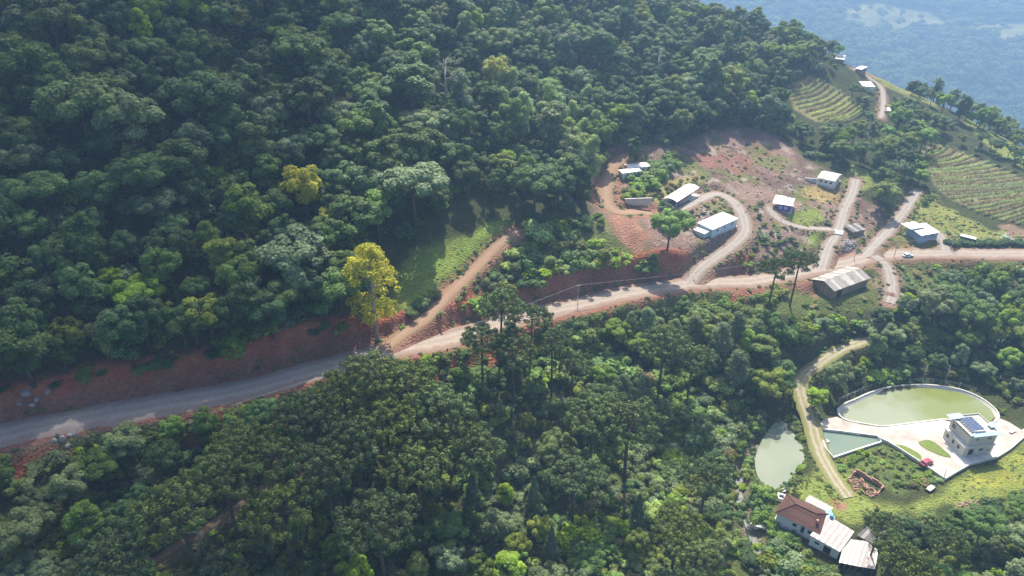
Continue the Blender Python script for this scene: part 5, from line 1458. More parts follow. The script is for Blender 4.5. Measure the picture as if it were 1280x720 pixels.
KEEP = [
 [(-20,533),(0,530),(100,508),(200,492),(300,473),(400,450),(470,428),(560,410),(585,404),(585,428),(560,434),(480,452),(400,476),(300,500),(200,520),(100,538),(0,562),(-20,566)],
 [(690,376),(800,354),(870,345),(1000,330),(1090,309),(1290,309),(1290,326),(1100,330),(1000,352),(870,368),(800,376),(690,398)],
 [(478,440),(512,410),(560,374),(600,337),(622,308),(645,288),(656,291),(625,320),(545,402),(500,434)], [(502,362),(515,335),(560,308),(630,284),(600,306),(540,355)],
 [(755,262),(748,225),(778,185),(796,188),(772,225),(778,262)], [(775,200),(822,200),(805,222),(776,222)], [(826,262),(832,244),(866,226),(935,235),(945,300),(880,352),(862,350),(884,312),(866,288),(870,262)],
 [(955,240),(1010,205),(1060,205),(1076,225),(1056,290),(1025,335),(1005,300),(955,275)], [(1080,318),(1138,235),(1152,240),(1106,318)],
 [(1010,372),(1016,340),(1055,328),(1092,340),(1098,385),(1040,386)], [(1092,320),(1126,340),(1122,378),(1105,382)], [(1126,310),(1132,274),(1190,276),(1290,288),(1290,312)], VINE_A, VINE_B,
 [(1040,66),(1085,80),(1110,110),(1110,150),(1094,150),(1090,112),(1064,92)], POND_BIG, POND_MID, POND_LOW, PLAZA, [(1176,520),(1190,502),(1252,515),(1252,575),(1200,580)],
 [(1030,445),(1004,462),(995,490),(1005,530),(1040,605),(1070,630),(1052,600),(1022,540),(1008,490),(1016,466),(1045,452)],
 [(1012,596),(1040,580),(1056,590),(1090,628),(1140,632),(1180,604),(1285,555),(1290,600),(1235,626),(1130,642),(1075,655),(1040,630)],
 [(1056,600),(1066,586),(1108,606),(1098,624)], [(966,640),(980,612),(1045,615),(1106,660),(1098,716),(1046,706)],
 [(730,290),(760,270),(815,300),(800,318),(770,308)], [(640,375),(660,356),(850,338),(856,350),(700,378),(650,388)], [(60,505),(60,480),(200,458),(330,442),(450,420),(470,430),(330,472),(200,494)],
 [(70,536),(100,536),(102,562),(66,562)], [(926,640),(966,652),(966,672),(930,672)], [(865,225),(900,170),(960,172),(1005,205),(1010,240),(950,248)], [(190,712),(260,660),(280,655),(220,702)], [(362,588),(405,545),(414,552),(376,592)]]
KEEP = [np.array(k, float) for k in KEEP]
_kx, _ky = np.meshgrid(np.arange(-60, 1341, 2.0), np.arange(-60, 781, 2.0))
KEEPMAP = np.zeros(_kx.shape, bool)
for k in KEEP: KEEPMAP |= inside(k, _kx, _ky)
def hides(x, y, h, w):
    z = ground(x, y); e = w * F / (y * CP - (z - CAMZ) * SP)
    for fz in (.35, .65, .97):
        px, py = project(x, y, z + h * fz)
        for qx in (px - e * (1 if fz == .65 else .6), px, px + e * (1 if fz == .65 else .6)):
            i, j = int((qx + 60) / 2), int((py + 60) / 2)
            if 0 <= i < KEEPMAP.shape[1] and 0 <= j < KEEPMAP.shape[0] and KEEPMAP[j, i]: return True
    return False
def broad(weights, h0, h1, shapes=ALL_SHAPES):
    def fn(x, y):
        sh, tn = pick(shapes), pick(weights)
        if (sh, tn) not in PROTO: sh = 'round'
        h, w = rp.uniform(h0, h1) * (1.0 if sh != 'tall' else 1.12), rp.uniform(.82, 1.32)
        for k in range(4):
            if not hides(x, y, h, h * .3 * w): break
            h *= .72
        else: return
        if h < 2.6: return bush(SCRUB, 1, 2.2)(x, y)
        plant('tree', sh, tn, PROTO[(sh, tn)], x, y, h, w)
    return fn
def bush(weights, h0, h1, force=False):
    def fn(x, y):
        t = pick(weights)
        h = rp.uniform(h0, h1)
        if not force and h > .9 and hides(x, y, h, h * .5): h *= .5
        if not force and h > .5 and hides(x, y, h, h * .4): return
        plant('bush', 'low', t, BUSH[t][rp.randint(2)], x, y, h, rp.uniform(.9, 1.5))
    return fn
DARK = {'dark green': 5, 'mid green': 4, 'olive green': 1.4, 'grey green': 1.5, 'bright green': .25}
LIT = {'dark green': 1.6, 'mid green': 3.2, 'olive green': 2.8, 'grey green': 2.2, 'bright green': 1.6}
WEEDS = {'olive green': 3, 'grey green': 2, 'bright green': 1.5, 'pale green': 2, 'straw': 1.5, 'mid green': 1}
MIXED = {'dark green': 1.2, 'mid green': 3, 'olive green': 3, 'grey green': 2.6, 'bright green': 1.6, 'pale green': .8}
LIGHT = {'olive green': 3, 'grey green': 3, 'pale green': 1.2, 'bright green': 1.4, 'mid green': 2.4, 'dark green': .6}
SCRUB = {'dark green': 1, 'mid green': 2, 'olive green': 3, 'grey green': 2, 'bright green': 2.2, 'pale green': 1.2}
# -- single trees that can be pointed out
def solo(px, py, h, meshes, kind, shape, tone, label=None, w=1.0, base=False, clear=2.0, name=None):
    x, y = hit(px, py, 0 if base else h * .97)
    plant(kind, shape, tone, meshes, x, y, h, w)
    PLANTS[-1]['label'] = label; PLANTS[-1]['name'] = name
    occupied.append((x, y, clear))
solo(472, 427, 21.5, AIRY['yellow'], 'tree', 'airy', 'yellow', 'tall yellow-leaved tree with pale trunk beside the road cutting', base=True, clear=3)
solo(375, 208, 14, PROTO[('round', 'yellow')], 'tree', 'round', 'yellow', 'round yellow-leaved tree standing out in the dark hillside forest')
solo(408, 262, 9, PROTO[('tall', 'yellow')], 'tree', 'tall', 'yellow', 'small yellow-leaved tree just uphill of the tall yellow tree')
solo(620, 68, 15, PROTO[('round', 'yellow')], 'tree', 'round', 'yellow', 'yellow green tree high in the middle of the forest', w=.8)
solo(840, 266, 10.5, PROTO[('broad', 'bright green')], 'tree', 'broad', 'bright green', 'broad bright green tree in front of the pale blue house', w=1.12)
solo(833, 252, 6.5, PROTO[('round', 'grey green')], 'tree', 'round', 'grey green', 'grey green round tree behind the broad tree beside the carport')
solo(1023, 489, 6.0, PROTO[('round', 'bright green')], 'tree', 'round', 'bright green', 'round bright green tree at the corner of the ponds', w=1.25)
solo(966, 468, 9.5, PROTO[('broad', 'olive green')], 'tree', 'broad', 'olive green', 'broad light tree above the lowest pond', w=1.1)
solo(795, 172, 9, PROTO[('tall', 'dark green')], 'tree', 'tall', 'dark green', 'lone dark oval tree at the top of the red slope', w=1.0)
for i, (px, py) in enumerate([(640,88),(668,98),(686,106),(700,120),(716,128),(735,108),(655,118),(628,112),(730,150),(712,150),(745,140),(742,172)]):
    solo(px, py, rp.uniform(11, 15), AIRY['pale green'], 'tree', 'slender', 'pale green', None, clear=1.5)
for i, (px, py) in enumerate([(600,325),(630,340),(655,300)]): pass
ARAU_SPOTS = [(625,370,17),(664,388,14),(602,414,15),(642,428,15),(692,416,15),(716,446,14),(505,464,17),(455,458,17),(425,478,15),(545,498,18),(480,505,17),(440,535,17),
 (742,508,17),(790,510,18),(720,580,15),(832,420,17),(868,440,14),(888,584,14),(470,640,18),(402,572,17),(590,552,17),(272,580,17),(338,562,16),(215,618,17),(520,570,17),(345,622,17),(560,520,17),(130,690,15),(850,650,12),(870,690,12),(300,545,14),(375,505,15),
 (1002,318,14.5),(972,328,14),(1120,680,13),(1150,700,13),(1185,668,12),(1105,650,11)]
for i, (px, py, h) in enumerate(ARAU_SPOTS):
    lab = {32: 'right one of two flat-topped araucarias beside the barn', 33: 'left one of two flat-topped araucarias beside the barn', 0: 'araucaria whose round crown stands in front of the bright road', 1: 'small araucaria just right of the one crossing the bright road'}.get(i)
    solo(px, py, h, ARAU[i % 4], 'araucaria', 'umbrella', 'dark green', lab, w=rp.uniform(.92, 1.1) * (.86 if i < 6 else 1.0 if i < 32 else .85), clear=2.6)
for px, py, h in [(668,598,9),(690,660,10),(800,620,8),(590,590,9)]:
    solo(px, py, h, PROTO[('conical', 'blue green')], 'conifer', 'conical', 'blue green')
for px, py, h in [(810,385,10),(870,396,10),(905,405,11),(925,392,10),(845,400,9),(950,402,9),(790,392,8),(925,440,11),(780,470,10),(805,470,11),(830,500,9)]:
    solo(px, py, h, AIRY['grey green'], 'tree', 'slender', 'grey green', clear=1.4)
# -- the big hillside forest
W_FOREST = zone(Z_FOREST)
edge_row = [(-40,490),(0,487),(40,484),(85,477),(130,469),(170,462),(215,455),(255,448),(300,440),(345,431),(390,422),(425,415)]
for i in range(len(edge_row) - 1):
    for f_ in (.0, .5):
        f_ += rp.uniform(-.22, .22)
        q = np.array(hit(*edge_row[i])) * (1 - f_) + np.array(hit(*edge_row[i + 1])) * f_ + np.array([-.45, .89]) * rp.uniform(-.3, 2.6)
        if rp.rand() < .18: continue
        if road_clear(q[0], q[1], 1.0): broad(DARK, 8.5, 12, {'round': 2, 'tall': 3, 'ragged': 2})(q[0], q[1]); occupied.append((q[0], q[1], 1.5))
def foresttree(x, y):
    q = rp.rand()
    if y > 258 and x > 62: return broad(LIGHT, 6, 9.5)(x, y)
    if q < .08: broad(DARK, 13, 16.5, {'round': 1, 'broad': 1, 'ragged': 2, 'tall': 2})(x, y)
    elif q < .34: broad(DARK, 6, 9)(x, y)
    else: broad(DARK, 8.5, 12.5)(x, y)
scatter(zone([(0,482),(100,467),(200,451),(300,435),(430,409),(430,419),(300,447),(200,464),(100,482),(0,498)]), 2.1, bush(DARK, 1.0, 2.6, True), extra=.3)
scatter(W_FOREST, 4.3, foresttree, extra=1.6, tries=140000)
# -- trees below the road
W_FRONT = zone([(-160,640),(0,590),(90,570),(130,545),(220,530),(330,520),(420,490),(500,462),(600,432),(660,418),(740,408),(860,392),(960,392),(1000,404),(1024,432),(990,462),(960,500),(935,545),(915,590),(905,650),(915,800),(700,900),(-160,900)])
def fronttree(x, y):
    px, py = project(x, y, ground(x, y))
    if px > 760 and py > 520:
        (broad(SCRUB, 4, 7) if rp.rand() < .14 else bush(WEEDS, 1.2, 3.0))(x, y)
    else:
        if px > 650 and rp.rand() < .5: bush(WEEDS, 2.0, 4.2)(x, y)
        else: broad(MIXED if px > 600 else DARK, 5, 9 if px > 650 else 8)(x, y)  # cloud shade on the left trees is partly put into darker leaf tones
scatter(W_FRONT, 4.3, fronttree, extra=1.6)
# -- right bank, below the road
W_RIGHT = zone([(1050,425),(1090,400),(1150,385),(1185,358),(1230,342),(1300,338),(1420,338),(1420,560),(1300,520),(1262,500),(1215,480),(1170,472),(1110,473),(1062,485),(1036,478),(1040,450)])
def righttree(x, y):
    d = -signed(W_BIG, np.array([x]), np.array([y]))[0]
    (broad(LIT, 7.5, 12) if d > 13 else broad(LIT, 4, 6.5))(x, y)
scatter(W_RIGHT, 4.6, righttree, extra=1.5, margin=3.5)
W_CORNER = zone([(1092,700),(1105,668),(1130,652),(1180,650),(1235,640),(1290,612),(1420,600),(1420,850),(1060,850),(1090,730)])
scatter(W_CORNER, 4.2, broad(LIT, 4.5, 8), extra=1.5)
# -- ridge, lanes and fields
for pts, sp, fn in [
  ([(1012,64),(1035,52),(1062,72),(1050,86),(1034,92)], 4.4, broad(LIGHT, 5, 8)),
  ([(948,-6),(990,20),(1030,50),(1012,60),(975,30)], 4.2, broad(LIGHT, 4, 7)),
  ([(1128,116),(1150,106),(1180,106),(1218,128),(1246,144),(1215,160),(1165,140)], 3.6, broad(LIGHT, 5, 9)),
  ([(1218,158),(1250,150),(1300,170),(1300,196),(1262,184)], 3.6, broad(LIGHT, 5, 9)),
  ([(1040,156),(1080,146),(1110,160),(1150,190),(1148,232),(1125,240),(1100,236),(1080,212),(1046,202),(1030,180)], 5.0, broad(LIGHT, 6, 11)),
  ([(1110,140),(1150,150),(1190,172),(1155,184),(1128,168)], 4.6, broad(LIGHT, 5, 8)),
  ([(1190,178),(1240,186),(1300,212),(1300,226),(1230,200)], 4.0, broad(LIGHT, 3.5, 6)),
  ([(988,152),(1040,158),(1036,186),(1010,190),(1000,172)], 5.0, broad(LIGHT, 5, 9)),
  ([(1060,118),(1085,122),(1090,140),(1070,140)], 4.2, broad(LIGHT, 5, 8)),
  ([(1082,236),(1110,240),(1112,266),(1096,262)], 4.2, broad(DARK, 6, 9)),
  ([(938,420),(990,450),(976,505),(950,520),(930,470)], 5.0, broad(LIGHT, 5, 9)),
  ([(1030,462),(1060,470),(1056,490),(1036,500),(1024,480)], 4.4, broad(LIGHT, 5, 9)),
  ([(982,590),(1004,578),(1016,596),(1000,616),(985,614)], 3.6, broad(LIGHT, 3.5, 6)),
  ([(760,236),(770,222),(776,250),(790,258),(772,262)], 3.0, bush(LIT, 2, 3.5)),
]:
    scatter(zone(pts), sp, fn, extra=1.4)
# -- scrub and bushes
for pts, sp, fn in [
  ([(560,392),(600,350),(650,300),(690,280),(730,276),(760,300),(800,320),(835,336),(760,352),(650,368),(640,384)], 2.3, bush(SCRUB, 1.8, 4.0)),
  ([(505,402),(530,376),(580,336),(612,306),(618,308),(590,342),(550,376),(520,405)], 2.0, bush({'grey green': 3, 'olive green': 2, 'pale green': 2, 'mid green': 1}, 1.2, 2.4)),
  ([(660,385),(760,366),(860,365),(960,362),(1000,378),(1000,398),(880,396),(740,412),(660,420),(600,432),(500,455),(500,446)], 3.0, bush(SCRUB, 1.2, 3.0)),
  ([(1000,372),(1040,384),(1100,384),(1150,372),(1190,350),(1290,328),(1290,336),(1200,372),(1130,395),(1050,420),(1000,410)], 2.4, bush(SCRUB, 1.0, 2.6)),
  ([(1120,326),(1290,326),(1290,336),(1200,350),(1130,368)], 3.0, bush({'straw': 2, 'olive green': 3, 'grey green': 1}, .7, 1.5)),
  ([(785,238),(812,212),(836,196),(846,206),(812,236),(795,250)], 2.0, bush({'bright green': 3, 'mid green': 3, 'olive green': 1}, 2, 3.6, True)),
  ([(800,250),(850,224),(882,222),(862,236),(826,258)], 1.6, bush({'straw': 4, 'olive green': 2}, .6, 1.2, True)),
  ([(735,270),(770,275),(785,292),(770,305)], 2.2, bush(SCRUB, 1, 2.2)),
  ([(866,274),(880,258),(905,248),(924,260),(916,270),(890,268)], 1.9, bush({'grey green': 2, 'olive green': 3, 'straw': 2}, .5, 1.2, True)),
  ([(905,340),(935,318),(945,325),(930,346)], 1.8, bush({'bright green': 1, 'olive green': 2, 'straw': 2}, .7, 1.6)),
  ([(1034,250),(1052,232),(1062,240),(1050,268),(1036,268)], 2.4, bush({'dark green': 3, 'mid green': 2}, 1.4, 2.8)),
  ([(1058,250),(1068,252),(1060,290),(1050,300)], 2.6, bush({'dark green': 2, 'mid green': 2, 'grey green': 1}, 1.2, 2.2)),
  ([(1126,310),(1132,288),(1145,300),(1170,304),(1172,312)], 1.9, bush({'dark green': 2, 'mid green': 3, 'bright green': 1}, 1.2, 2.2)),
  ([(1024,578),(1042,574),(1100,556),(1118,562),(1174,602),(1150,610),(1118,616),(1106,604),(1062,586),(1042,594)], 1.5, bush({'mid green': 1.5, 'olive green': 3, 'grey green': 2, 'pale green': 2.5, 'bright green': 2, 'straw': 1}, .5, 1.2)),
  ([(920,570),(944,560),(960,612),(975,628),(968,660),(985,690),(1020,700),(1050,720),(960,760),(925,700),(915,620)], 2.0, bush(SCRUB, 1.0, 2.6)),
  ([(970,660),(1010,676),(1050,700),(1070,730),(960,740)], 2.2, bush(LIT, 1.6, 3.2)),
  ([(770,560),(850,530),(915,590),(910,740),(760,740),(700,680)], 1.9, bush(WEEDS, .7, 1.8)),
  ([(1210,630),(1280,605),(1330,600),(1330,640),(1220,660)], 2.4, bush(SCRUB, 1.0, 2.2)),
  ([(1000,180),(1040,170),(1052,205),(1010,200)], 3.0, bush(SCRUB, 1, 2.4)),
  ([(1085,108),(1130,125),(1190,160),(1150,160),(1108,150)], 3.2, bush(SCRUB, 1, 2.6)),
  ([(1150,232),(1170,240),(1160,260),(1148,255)], 2.6, bush(SCRUB, 1, 2.0)),
  ([(940,255),(960,245),(966,262),(975,276),(1020,296),(1018,312),(985,300),(950,280)], 2.2, bush({'dark green': 2, 'grey green': 2, 'olive green': 2}, .8, 2.0)),
  ([(880,190),(930,175),(1000,215),(1005,240),(930,232)], 3.2, bush({'olive green': 2, 'grey green': 2, 'straw': 2}, .3, .8, True)),
  ([(935,300),(950,280),(985,300),(1015,318),(1000,336),(940,344)], 2.0, bush({'olive green': 2, 'grey green': 2, 'dark green': 2}, .5, 1.6, True)),
  ([(1010,250),(1045,240),(1050,262),(1036,284),(1024,262)], 2.6, bush({'olive green': 2, 'grey green': 2, 'straw': 1}, .3, 1.0, True)),
  ([(880,338),(925,312),(935,322),(905,346)], 1.6, bush({'olive green': 2, 'bright green': 1, 'straw': 2}, .5, 1.2, True)),
  ([(1066,262),(1090,272),(1100,288),(1080,304),(1062,300)], 2.4, bush({'olive green': 2, 'grey green': 2, 'straw': 2}, .3, .9, True)),
  ([(30,560),(300,512),(300,530),(100,570)], 3.0, bush(LIT, 1.4, 3.2)),
]:
    scatter(zone(pts), sp, fn, extra=.7, margin=.6)
# dark hedge along the road by the right-hand yard
for px in np.arange(1188, 1290, 5.0):
    x, y = hit(px + rp.uniform(-2, 2), 306.5 + rp.uniform(-.8, .8))
    if road_clear(x, y, -.6): plant('bush', 'hedge', 'dark green', BUSH['dark green'][int(px) % 2], x, y, 1.7, 1.3)
HEDGE_N = len(PLANTS)

# ------------------------------------------------------------------ which are things, which melt into the mass
for p in PLANTS:
    p['z'] = ground(p['x'], p['y'])
    htop = p['s'] * p['m'][2]
    p['px'], p['py'] = project(p['x'], p['y'], p['z'] + htop * .8)
    dep = p['y'] * CP - (p['z'] - CAMZ) * SP
    p['size'] = htop * F / dep
    p['seen'] = -25 < p['px'] < 1305 and -25 < p['py'] < 750
PLANTS = [p for p in PLANTS if p['seen'] or (-120 < p['px'] < 1400 and -120 < p['py'] < 860)]
def split(kind, n):
    L_ = [p for p in PLANTS if p['kind'] == kind]
    L_.sort(key=lambda p: (p.get('label') is None, not (5 < p['px'] < 1275 and 5 < p['py'] < 715), -p['size']))
    for i, p in enumerate(L_): p['own'] = i < n and p['seen']
split('tree', 300); split('bush', 260); split('araucaria', 80); split('conifer', 10)
MARKS = [(465,360,'the tall yellow tree'),(375,230,'the round yellow tree'),(20,20,'the top left corner'),(640,20,'the top middle of the forest'),(250,60,'the upper left forest'),(120,230,'the left middle forest'),(100,480,'the left red cutting'),(280,440,'the middle of the red cutting'),
 (560,330,'the grassy clearing'),(540,385,'the red dirt track'),(760,240,'the upper driveway'),(800,210,'the two white huts'),(850,245,'the white carport'),(895,280,'the pale blue house'),(940,200,'the ploughed slope'),(900,60,'the ridge forest'),(982,253,'the purple house'),(1037,222,'the white cottage'),(1053,350,'the long barn'),(1150,290,'the blue farmhouse'),
 (1215,240,'the large vineyard'),(1030,122,'the small vineyard'),(1080,100,'the hilltop roofs'),(1150,490,'the big green pond'),(1060,552,'the small pond'),(975,570,'the lowest pond'),(1215,540,'the house with solar panels'),(1080,605,'the ruined brick walls'),(1005,640,'the red-roofed house'),(1070,690,'the white sheet-metal roofs'),(940,662,'the footbridge'),(720,370,'the bright road pole'),(303,520,'the lower utility pole'),
 (20,700,'the bottom left corner'),(640,700,'the bottom edge middle'),(820,640,'the weedy gully'),(1260,700,'the bottom right corner'),(330,620,'the forest path'),(560,560,'the araucaria grove'),(740,540,'the twin araucarias'),(880,480,'the wood below the bright road'),(1250,400,'the right bank wood'),(480,200,'the shadowed forest centre'),(600,120,'the mid slope forest'),(700,200,'the pale saplings on the slope'),(800,100,'the forest above the houses'),(640,330,'the scrub beside the track'),(780,330,'the scrub above the bright road'),(1240,310,'the roadside hedge'),(1000,400,'the slope below the barn'),(1020,470,'the pond driveway')]
def where(px, py):
    d = [((px - a) ** 2 + ((py - b) * 1.2) ** 2, t, px - a, py - b) for a, b, t in MARKS]
    d.sort(); _, t, dx, dy = d[0]
    if 'forest' in t or 'wood' in t or 'corner' in t or 'edge' in t or 'gully' in t or 'grove' in t or 'scrub' in t: 
        return 'in ' + t if 'corner' not in t and 'edge' not in t else 'near ' + t
    if abs(dx) > abs(dy) * 1.2: return ('right of ' if dx > 0 else 'left of ') + t
    return ('below ' if dy > 0 else 'above ') + t
own = [p for p in PLANTS if p.get('own')]
def size_word(p):
    h = p['s'] * p['m'][2]
    if p['kind'] == 'tree': return 'small' if h < 8 else 'tall' if h > 12.5 else 'mid-sized'
    if p['kind'] == 'bush': return 'small' if h < 1.4 else 'large' if h > 2.6 else 'mid-sized'
    return 'tall' if h > 18 else 'small' if h < 13 else 'mid-sized'
NOUN = {'tree': 'tree', 'bush': 'bush', 'araucaria': 'araucaria', 'conifer': 'conifer'}
groups_ = {}
for p in own:
    if p.get('label'): continue
    if p['kind'] == 'tree': a = f"{size_word(p)} {p['tone']} {p['shape']}{'-crowned' if p['shape'] in ('round', 'broad', 'ragged') else ''} tree"
    elif p['kind'] == 'bush': a = f"{size_word(p)} {p['tone']} {'hedge ' if p['shape'] == 'hedge' else ''}bush"
    elif p['kind'] == 'araucaria': a = f"{size_word(p)} umbrella-shaped araucaria"
    else: a = f"{size_word(p)} conical bluish conifer"
    p['label0'] = a + ' ' + where(p['px'], p['py'])
    groups_.setdefault(p['label0'], []).append(p)
for lab, L_ in groups_.items():
    if len(L_) == 1: L_[0]['label'] = lab; continue
    L_.sort(key=lambda p: p['px'])
    for i, p in enumerate(L_):
        p['label'] = lab + (', leftmost' if i == 0 else ', rightmost' if i == len(L_) - 1 else f', {ORD[i] if i < 16 else "next"} from left')
NAMES = {'tree': 'broadleaf_tree', 'bush': 'bush', 'araucaria': 'araucaria_tree', 'conifer': 'conifer_tree'}
GROUPS = {'tree': 'broadleaf trees on the slopes', 'bush': 'bushes on open ground', 'araucaria': 'umbrella-crowned araucarias', 'conifer': 'bluish conifers'}
for p in own:
    o = thing(p.get('name') or NAMES[p['kind']], p['label'], 'bush' if p['kind'] == 'bush' else 'tree', (p['x'], p['y'], p['z'] - .05), p['rot'], GROUPS[p['kind']])
    o.scale = (p['s'] * p['w'], p['s'] * p['w'], p['s'])
    link('trunk' if p['kind'] != 'bush' else 'stem', p['m'][1], o)
    link('crown' if p['kind'] != 'bush' else 'foliage', p['m'][0], o)

def instance_cloud(name, plants, label=None, cast=None):
    """one mass of vegetation: the same prototypes set on points"""
    me = bpy.data.meshes.new(name)
    me.from_pydata([(p['x'], p['y'], p['z'] - .05) for p in plants], [], [])
    kinds = []
    for p in plants:
        key = (p['m'][0], p['m'][1])
        if key not in kinds: kinds.append(key)
    a = me.attributes.new("proto", 'INT', 'POINT'); a.data.foreach_set("value", np.array([kinds.index((p['m'][0], p['m'][1])) for p in plants], np.int32))
    a = me.attributes.new("turn", 'FLOAT_VECTOR', 'POINT'); a.data.foreach_set("vector", np.array([(0, 0, p['rot']) for p in plants], np.float32).ravel())
    a = me.attributes.new("grow", 'FLOAT_VECTOR', 'POINT'); a.data.foreach_set("vector", np.array([(p['s'] * p['w'], p['s'] * p['w'], p['s']) for p in plants], np.float32).ravel())
    o = link(name, me); o["kind"] = "stuff"
    if label: o["label"] = label
    ng = bpy.data.node_groups.new(name, 'GeometryNodeTree')
    ng.interface.new_socket("Geometry", in_out='INPUT', socket_type='NodeSocketGeometry')
    ng.interface.new_socket("Geometry", in_out='OUTPUT', socket_type='NodeSocketGeometry')
    N, L = ng.nodes, ng.links
    gi, go = N.new("NodeGroupInput"), N.new("NodeGroupOutput")
    join = N.new("GeometryNodeJoinGeometry")
    def attr(nm, typ):
        n = N.new("GeometryNodeInputNamedAttribute"); n.data_type = typ; n.inputs["Name"].default_value = nm; return n.outputs[0]
    ap, ar, ag = attr("proto", 'INT'), attr("turn", 'FLOAT_VECTOR'), attr("grow", 'FLOAT_VECTOR')
    for k, ms in enumerate(kinds):
        cmp_ = N.new("FunctionNodeCompare"); cmp_.data_type = 'INT'; cmp_.operation = 'EQUAL'
        ii = [i for i in cmp_.inputs if i.type == 'INT']
        L.new(ap, ii[0]); ii[1].default_value = k
        for me_ in ms:
            if me_ is None: continue
            src = next((ob for ob in bpy.data.objects if ob.data is me_), None)
            if src is None: continue
            info = N.new("GeometryNodeObjectInfo"); info.transform_space = 'ORIGINAL'; info.inputs["Object"].default_value = src
            info.inputs["As Instance"].default_value = True
            ins = N.new("GeometryNodeInstanceOnPoints")
            L.new(gi.outputs[0], ins.inputs["Points"]); L.new(cmp_.outputs[0], ins.inputs["Selection"]); L.new(info.outputs["Geometry"], ins.inputs["Instance"])
            L.new(ar, ins.inputs["Rotation"]); L.new(ag, ins.inputs["Scale"]); L.new(ins.outputs[0], join.inputs[0])
    L.new(join.outputs[0], go.inputs[0])
    md = o.modifiers.new("planting", 'NODES'); md.node_group = ng
    return o
rest = [p for p in PLANTS if not p.get('own')]
instance_cloud("forest", [p for p in rest if p['kind'] != 'bush'], "dense broadleaf forest canopy covering the hillside")
# low growth under and between the trees
def under(poly, spacing, weights, h0, h1, extra=.3, keep=None):
    global PLANTS
    keep0 = PLANTS; PLANTS = []
    scatter(poly, spacing, bush(weights, h0, h1), extra=extra, margin=.8, tries=40000, keep=keep)
    got = PLANTS; PLANTS = keep0
    for p in got: p['z'] = ground(p['x'], p['y'])
    return got
occupied = []
low = [p for p in rest if p['kind'] == 'bush']
low += under(W_FOREST, 3.0, DARK, 2.0, 5.0)
low += under(W_FRONT, 2.4, LIT, 1.0, 3.0)
low += under(W_RIGHT, 2.6, LIT, 1.2, 3.2)
low += under(W_CORNER, 2.4, SCRUB, 1.0, 2.6)
# weeds along the lanes and verges
rv = np.random.RandomState(8)
for nm, (xy, z, w, reach) in ROADLINE.items():
    tn_ = np.gradient(xy, axis=0); tn_ /= np.linalg.norm(tn_, axis=1)[:, None] + 1e-9
    for i in range(len(xy)):
        for sgn in (-1, 1):
            if rv.rand() > (.55 if nm != 'road' else .4): continue
            d = w / 2 * rv.uniform(.92, 1.12) + rv.uniform(0, .9)
            x, y = xy[i] + np.array([-tn_[i][1], tn_[i][0]]) * sgn * d + rv.normal(scale=.3, size=2)
            if min(((o[0][:, 0] - x) ** 2 + (o[0][:, 1] - y) ** 2).min() - (o[2] * .42) ** 2 for o in ROADLINE.values()) < 0 or no_go(x, y, .2): continue
            tn = ('olive green', 'straw', 'grey green', 'bright green', 'mid green')[rv.randint(5)]
            low.append(dict(kind='bush', m=BUSH[tn][rv.randint(2)], x=x, y=y, z=ground(x, y), s=rv.uniform(.10, .34), w=rv.uniform(.9, 1.6), rot=rv.rand() * 6.28))
for loop_, keep_ in ((offset_loop(SL, .5), 1.0), (offset_loop(SB, 1.9), .5)):
    for x, y in loop_:
        if rv.rand() > keep_ * .8: continue
        x, y = x + rv.normal() * .35, y + rv.normal() * .35
        if signed(W_PLAZA, np.array([x]), np.array([y]))[0] > -.4: continue
        tn = ('olive green', 'grey green', 'bright green', 'mid green', 'pale green')[rv.randint(5)]
        low.append(dict(kind='bush', m=BUSH[tn][rv.randint(2)], x=x, y=y, z=ground(x, y), s=rv.uniform(.15, .5), w=rv.uniform(.9, 1.5), rot=rv.rand() * 6.28))
instance_cloud("undergrowth", low, "leafy undergrowth and scrub between the trees")
# tussocks on the open grass
tuft = []
for pts, n, cols, s0, s1 in (([(490,366),(508,326),(548,302),(622,278),(640,290),(612,318),(552,364),(508,398)], 160, ('bright green', 'bright green', 'pale green'), .05, .14),
   ([(1060,640),(1090,632),(1140,634),(1180,606),(1250,578),(1290,556),(1290,604),(1240,628),(1170,638),(1085,655)], 520, ('bright green', 'olive green', 'straw', 'pale green'), .05, .14),
   ([(985,612),(1006,596),(1030,588),(1046,604),(1058,622),(1046,640),(1020,632)], 160, ('bright green', 'olive green'), .05, .14),
   ([(1126,290),(1150,242),(1165,246),(1240,290),(1290,286),(1290,306),(1190,306)], 520, ('olive green', 'straw', 'pale green', 'bright green'), .07, .24),
   ([(1090,330),(1290,328),(1290,344),(1190,352),(1140,372),(1100,386),(1010,398),(1000,384)], 420, ('olive green', 'straw', 'bright green'), .08, .3),
   ([(880,190),(930,172),(1000,205),(1030,240),(1100,264),(1110,290),(1000,330),(900,345),(840,330),(860,215)], 700, ('olive green', 'straw', 'grey green'), .05, .18)):
    poly = zone(pts); lo_, hi_ = poly.min(0), poly.max(0); k = 0
    while k < n:
        x, y = rv.uniform(lo_, hi_); k += 1
        if not inside(poly, np.array([x]), np.array([y]))[0] or not road_clear(x, y, -1.2) or no_go(x, y, .1): continue
        tn = cols[rv.randint(len(cols))]
        tuft.append(dict(m=BUSH[tn][rv.randint(2)], x=x, y=y, z=ground(x, y), s=rv.uniform(s0, s1), w=rv.uniform(1.0, 2.0), rot=rv.rand() * 6.28))
instance_cloud("grass", tuft, "tussocks and weeds dotting the open grass and bare soil")
